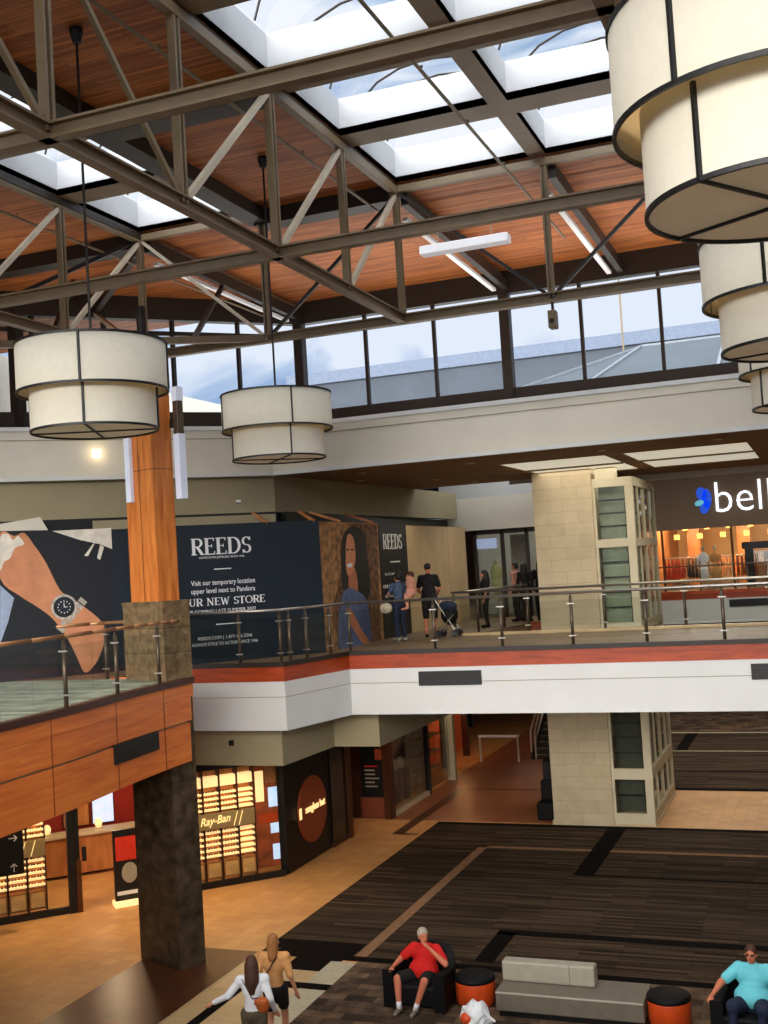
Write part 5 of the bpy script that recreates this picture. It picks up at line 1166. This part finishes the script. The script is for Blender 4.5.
# upstairs
Z2 = 5.1
J = stand(1.84); J.update(eL=V((.27, -.05, 1.2)), wL=V((.2, -.28, 1.08)), eR=V((-.27, -.05, 1.2)), wR=V((-.2, -.28, 1.08)))
person('person in black T-shirt, shorts and cap pushing a stroller upstairs', (-9.22, 26.4, Z2), math.radians(-165), J, M['skin2'], sleeve=.7, shirt_mat=M['blackcloth'], pants=M['blackcloth'], leg=.5, hair=M['darkhair'], cap=M['blackcloth'], shoes=M['black2'], fat=1.22, hands=False)
J = stand(1.66); J.update(eL=V((.26, -.1, 1.12)), wL=V((.12, -.24, 1.1)))
person('person in a blue shirt carrying a small child beside the black hoarding upstairs', (-9.72, 25.6, Z2), math.radians(-120), J, M['skin'], sleeve=.6, shirt_mat=M['bluecloth'], pants=M['jeans'], leg=.95, hair=M['darkhair'], hairstyle='fringe', shoes=M['grey'], hands=False, female=True)
J = stand(.95); J.update(kL=V((.1, -.16, .38)), kR=V((-.1, -.16, .38)), aL=V((.1, -.12, .16)), aR=V((-.1, -.12, .16)))
person('small child in pink held upright in the arms of the person in blue', (-9.45, 25.75, Z2+.66), math.radians(-60), J, M['skin'], sleeve=.6, shirt_mat=M['pinkcloth'], pants=M['pinkcloth'], leg=.4, hair=M['brownhair'], hands=False, female=True)
t = thing('handbag', 'cream handbag hanging at the side of the person carrying the child', 'bag', (-10.1, 25.2, 5.75)); q = V((-9.95, 25.3, 5.92))
MB().ball(q, (.16, .1, .13)).build('bag_body', M['frame'], t, smooth=True); MB().path([q+V((-.1, 0, .08)), q+V((0, .1, .45)), q+V((.1, 0, .08))], .01, 6).build('handle', M['black'], t)
t = thing('stroller', 'dark folding stroller pushed by the person in black upstairs', 'stroller', (-8.75, 26.55, Z2))
mb = MB()
for sy in (-.18, .18):
    mb.tube((-9.10, 26.5+sy, Z2+1.0), (-8.6, 26.6+sy, Z2+.15), .015); mb.tube((-8.6, 26.5+sy, Z2+.55), (-9.00, 26.5+sy, Z2+.12), .015)
mb.tube((-9.10, 26.32, Z2+1.0), (-9.10, 26.68, Z2+1.0), .018); mb.build('stroller_frame', M['chrome'], t)
mb = MB(); mb.ball((-8.77, 26.55, Z2+.55), (.22, .2, .26)); mb.build('seat_fabric', M['black2'], t, smooth=True)
mb = MB(); mb.ball((-8.80, 26.55, Z2+.75), (.24, .2, .14)); mb.build('canopy', M['jeans'], t, smooth=True)
for x, y in ((-8.6, 26.38), (-8.6, 26.76), (-9.00, 26.3), (-9.00, 26.7)): MB().tube((x, y-.02, Z2+.09), (x, y+.02, Z2+.09), .09, n=16).build('wheel', M['black'], t)
person('person with dark hair standing by the far upstairs storefront', (-8.75, 29.7, Z2), math.radians(-70), stand(1.55), M['skin'], sleeve=.6, shirt_mat=M['blackcloth'], pants=M['blackcloth'], leg=.97, hair=M['darkhair'], hairstyle='long', shoes=M['black2'], hands=False, female=True)
person('person in a pink top walking near the stone pier upstairs', (-8.45, 31.9, Z2), math.radians(-100), stand(1.72), M['skin'], sleeve=.4, shirt_mat=M['pinkcloth'], pants=M['blackcloth'], leg=.97, hair=M['darkhair'], hairstyle='fringe', shoes=M['black2'], hands=False, female=True)
person('person with long dark hair in black beside the one in pink', (-8.12, 31.7, Z2), math.radians(170), stand(1.70), M['skin'], sleeve=1.8, shirt_mat=M['blackcloth'], pants=M['blackcloth'], leg=.97, hair=M['darkhair'], hairstyle='long', shoes=M['black2'], hands=False, female=True)
person('person all in black standing against the stone pier upstairs', (-7.75, 32.0, Z2), math.radians(200), stand(1.74), M['skin'], sleeve=1.8, shirt_mat=M['blackcloth'], pants=M['blackcloth'], leg=.97, hair=M['darkhair'], hairstyle='long', shoes=M['black2'], hands=False)

# ================================================================== outside roofs
struct('wall_outside_parapet', MB().box(-30, 25, 62, 63, 10, 18.2), M['sky_concrete'])
struct('trim_70', MB().box(-30, 25, 61.8, 63.1, 18.2, 18.9), mat('parapet_cap', (96, 104, 118), .7))
struct('wall_outside_parapet_west', MB().prism([(-30, 62), (-55, 37), (-56, 38), (-31, 63)], 10, 16), M['sky_concrete'])
struct('floor_outside_roof', MB().box(-60, 40, 31.2, 90, 11.32, 11.4), mat('pale_roof_gravel', (232, 228, 220), .9))  # unseen from inside; made pale to bounce light onto the plank ceiling
t = thing('rooftop_skylight', 'low white framed glass roof seen through the clerestory windows', 'skylight', (-5, 45, 10.5))
A = [(-10.5, 40, 13.0), (0, 40, 13.0), (0, 50, 13.0), (-10.5, 50, 13.0)]; pk = [(-6.2, 45, 15.0), (-3.0, 45, 15.0)]
MB().box(-10.5, 0, 40, 50, 11.4, 13.0).build('skylight_curb', mat('grey_curb', (40, 43, 46), .8), t)
MB().add(A+pk, [(0, 1, 5, 4), (1, 2, 5), (2, 3, 4, 5), (3, 0, 4)]).build('glazing', M['farglass'], t)
mb = MB()
for a, b in ((A[0], pk[0]), (A[1], pk[1]), (pk[0], pk[1]), (A[0], A[1]), (A[0], A[3]), ((-7.5, 40, 13.0), (-6.2, 45, 15)), ((-3, 40, 13.0), (-3, 45, 15))): mb.bar(a, b, .12, .12)
mb.build('glazing_bar', mat('grey_glazing_bar', (120, 124, 128), .6), t)
t = thing('rooftop_mast', 'thin pale mast rising behind the clerestory glass', 'mast', (-9.2, 60, 18)); MB().tube((-9.2, 60, 11.4), (-9.2, 60, 22.0), .05, n=8).build('mast_pole', M['steel'], t)

# enclosing walls behind and beside the camera
struct('wall_south', MB().box(-30, 9, -8.2, -8, 0, 6.0), M['band'])
mb = MB()
for i in range(12): mb.box(-26+i*3.1, -25.88+i*3.1, -8.2, -8, 6, 15)
mb.box(-26, 9, -8.2, -8, 10.4, 10.5)
struct('window_20', mb, M['steeldark'])  # unseen window, added so the bright sky patch can light the hall
struct('wall_east', MB().box(9, 9.2, -8, 62, 0, 11.3), M['band'])
struct('wall_west', MB().box(-26.2, -26, -8, 62, 0, 15), M['band'])
struct('wall_north_far', MB().box(-30, -7.3, 60, 60.2, 0, 9.2), M['shopdark'])
struct('wall_belk_lower', MB().box(-7.3, 9, 52, 52.2, 0, 3.8), M['shopdark'])

# ================================================================== light
SKY_TOP, SKY_SOUTH_FILL = 4.2, 16.0
def area(name, loc, rot, sx, sy, power, col):
    d = bpy.data.lights.new(name, 'AREA'); d.shape = 'RECTANGLE'; d.size = sx; d.size_y = sy; d.energy = power; d.color = col
    o = bpy.data.objects.new(name, d); COL.objects.link(o); o.location = loc; o.rotation_euler = rot; return o
def point(name, loc, power, col, r=.15):
    d = bpy.data.lights.new(name, 'POINT'); d.energy = power; d.color = col; d.shadow_soft_size = r
    o = bpy.data.objects.new(name, d); COL.objects.link(o); o.location = loc; return o
def spot(name, loc, power, col, ang=110, r=.1):
    d = bpy.data.lights.new(name, 'SPOT'); d.energy = power; d.color = col; d.spot_size = math.radians(ang); d.spot_blend = .6; d.shadow_soft_size = r
    o = bpy.data.objects.new(name, d); COL.objects.link(o); o.location = loc; return o
warm = (1, .72, .42)
spot('shop_downlight', tuple(sp(-3.0, .9, 2.92)), 150, warm, 150); spot('shop_downlight', tuple(sp(-1.2, 1.0, 2.92)), 110, warm, 150); spot('shop_downlight', tuple(sp(-5.6, 1.0, 2.92)), 150, warm, 150)
for s in (-1.4, -3.6, -5.6): point('shop_lamp', tuple(sp(s, -1.8, 2.6)), 70, warm, .2)
spot('hall_downlight', (-10.8, 28.4, 2.9), 60, (1, .55, .28), 130); spot('hall_downlight', (-10.5, 32, 2.9), 35, (1, .6, .35), 130); point('hall_lamp', (-12.3, 37.6, 1.6), 18, (1, .5, .2)); spot('hall_downlight', (-10.5, 41, 3.6), 70, (1, .7, .5), 150)
point('hall_lamp', (-12.0, 33.4, 2.3), 12, (1, .85, .7))
for x in (-6, -3.5, -1): point('store_lamp', (x, 53.5, 8.2), 400, (1, .7, .42), .3)
area('cove_uplight', (-2, 27.6, 10.9), (PI, 0, 0), 20, 1.2, 620, (1, .93, .82))  # added light, hidden behind the band, brightens the far plank ceiling
area('cove_uplight', (-17.2, 22.5, 10.75), (PI, 0, PI/4), 12, 1.0, 200, (1, .93, .82))  # second added light, along the angled part of the ledge
area('hall_skylight_glow', (-9.3, 33.2, 11.2), (0, 0, 0), 3.5, 2.5, 130, (.92, .96, 1))
area('far_skylight_glow', (-3.5, 41, 11.1), (0, 0, 0), 6, 7, 900, (1, .96, .9))
spot('bridge_downlight', (-9.4, 28, 9.0), 60, (1, .85, .65), 140); spot('bridge_downlight', (-8.6, 32.5, 9.0), 60, (1, .9, .8), 140)
for x in (-5.7, -2.8): area('coffer_glow', (x, 28, CEIL-.03), (0, 0, 0), 2.3, 4.8, 90, (1, .95, .82))
point('lamp_on_band', tuple(on_line(96, 454, -33.98)+N45*.25), 3, (1, .8, .5), .05)

# world: broken cloud near the horizon, brightened overhead, with a bright patch added behind the camera to light the interior
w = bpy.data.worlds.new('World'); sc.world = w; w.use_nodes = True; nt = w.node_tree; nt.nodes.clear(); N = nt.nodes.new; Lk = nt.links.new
out = N('ShaderNodeOutputWorld'); bg = N('ShaderNodeBackground'); tc = N('ShaderNodeTexCoord')
mp = N('ShaderNodeMapping'); mp.inputs['Scale'].default_value = (1, 1, 2.4); mp.inputs['Location'].default_value = (.3, .1, .2)
no = N('ShaderNodeTexNoise'); no.inputs['Scale'].default_value = 4.6; no.inputs['Detail'].default_value = 8; no.inputs['Distortion'].default_value = .7
cr_ = N('ShaderNodeValToRGB'); e = cr_.color_ramp.elements; e[0].position = .42; e[0].color = lin((150, 180, 216)); e[1].position = .53; e[1].color = lin((244, 248, 255))
m1 = cr_.color_ramp.elements.new(.48); m1.color = lin((200, 216, 238))
Lk(tc.outputs['Generated'], mp.inputs['Vector']); Lk(mp.outputs[0], no.inputs['Vector']); Lk(no.outputs['Fac'], cr_.inputs['Fac'])
sx_ = N('ShaderNodeSeparateXYZ'); Lk(tc.outputs['Generated'], sx_.inputs[0])
def mrange(src, a, b, lo, hi):
    m = N('ShaderNodeMapRange'); m.interpolation_type = 'SMOOTHSTEP'
    for k, v in (('From Min', a), ('From Max', b), ('To Min', lo), ('To Max', hi)): m.inputs[k].default_value = v
    Lk(src, m.inputs['Value']); return m.outputs['Result']
top = mrange(sx_.outputs['Z'], .62, .97, 0, 1)
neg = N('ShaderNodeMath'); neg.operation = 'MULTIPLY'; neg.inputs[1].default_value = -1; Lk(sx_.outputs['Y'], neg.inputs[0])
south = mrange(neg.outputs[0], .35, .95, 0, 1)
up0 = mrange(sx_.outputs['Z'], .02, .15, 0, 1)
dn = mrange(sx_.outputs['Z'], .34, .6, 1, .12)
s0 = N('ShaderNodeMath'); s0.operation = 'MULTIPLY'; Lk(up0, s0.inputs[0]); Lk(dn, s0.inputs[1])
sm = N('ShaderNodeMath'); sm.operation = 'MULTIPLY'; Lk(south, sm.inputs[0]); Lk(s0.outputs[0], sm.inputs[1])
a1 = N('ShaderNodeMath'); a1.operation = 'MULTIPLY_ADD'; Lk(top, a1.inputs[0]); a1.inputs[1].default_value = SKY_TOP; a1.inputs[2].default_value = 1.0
a2 = N('ShaderNodeMath'); a2.operation = 'MULTIPLY_ADD'; Lk(sm.outputs[0], a2.inputs[0]); a2.inputs[1].default_value = SKY_SOUTH_FILL; Lk(a1.outputs[0], a2.inputs[2])
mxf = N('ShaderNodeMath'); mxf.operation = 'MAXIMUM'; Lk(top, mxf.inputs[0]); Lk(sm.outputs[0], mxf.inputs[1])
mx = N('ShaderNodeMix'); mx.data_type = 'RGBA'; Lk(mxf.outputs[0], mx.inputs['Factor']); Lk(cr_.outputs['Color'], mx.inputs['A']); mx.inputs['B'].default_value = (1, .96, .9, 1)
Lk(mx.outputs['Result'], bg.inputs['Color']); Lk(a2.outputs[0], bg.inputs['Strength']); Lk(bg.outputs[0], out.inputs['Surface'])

sc.view_settings.view_transform = 'Standard'; sc.view_settings.look = 'None'; sc.view_settings.gamma = 1; sc.view_settings.use_curve_mapping = False
sc.view_settings.exposure = 0.0
sc.cycles.max_bounces = 10; sc.cycles.diffuse_bounces = 6; sc.cycles.transparent_max_bounces = 16; sc.cycles.glossy_bounces = 3; sc.cycles.sample_clamp_indirect = 6; sc.cycles.caustics_reflective = False; sc.cycles.caustics_refractive = False
bpy.context.view_layer.update()
dg = bpy.context.evaluated_depsgraph_get()
for o in [o for o in bpy.data.objects if o.type == 'FONT']:
    me = bpy.data.meshes.new_from_object(o.evaluated_get(dg)); n = bpy.data.objects.new('tmp', me); COL.objects.link(n)
    n.parent = o.parent; n.matrix_basis = o.matrix_basis.copy(); nm = o.name; bpy.data.objects.remove(o); n.name = nm
for o in list(bpy.data.objects):
    if '_o' in o: del o['_o']
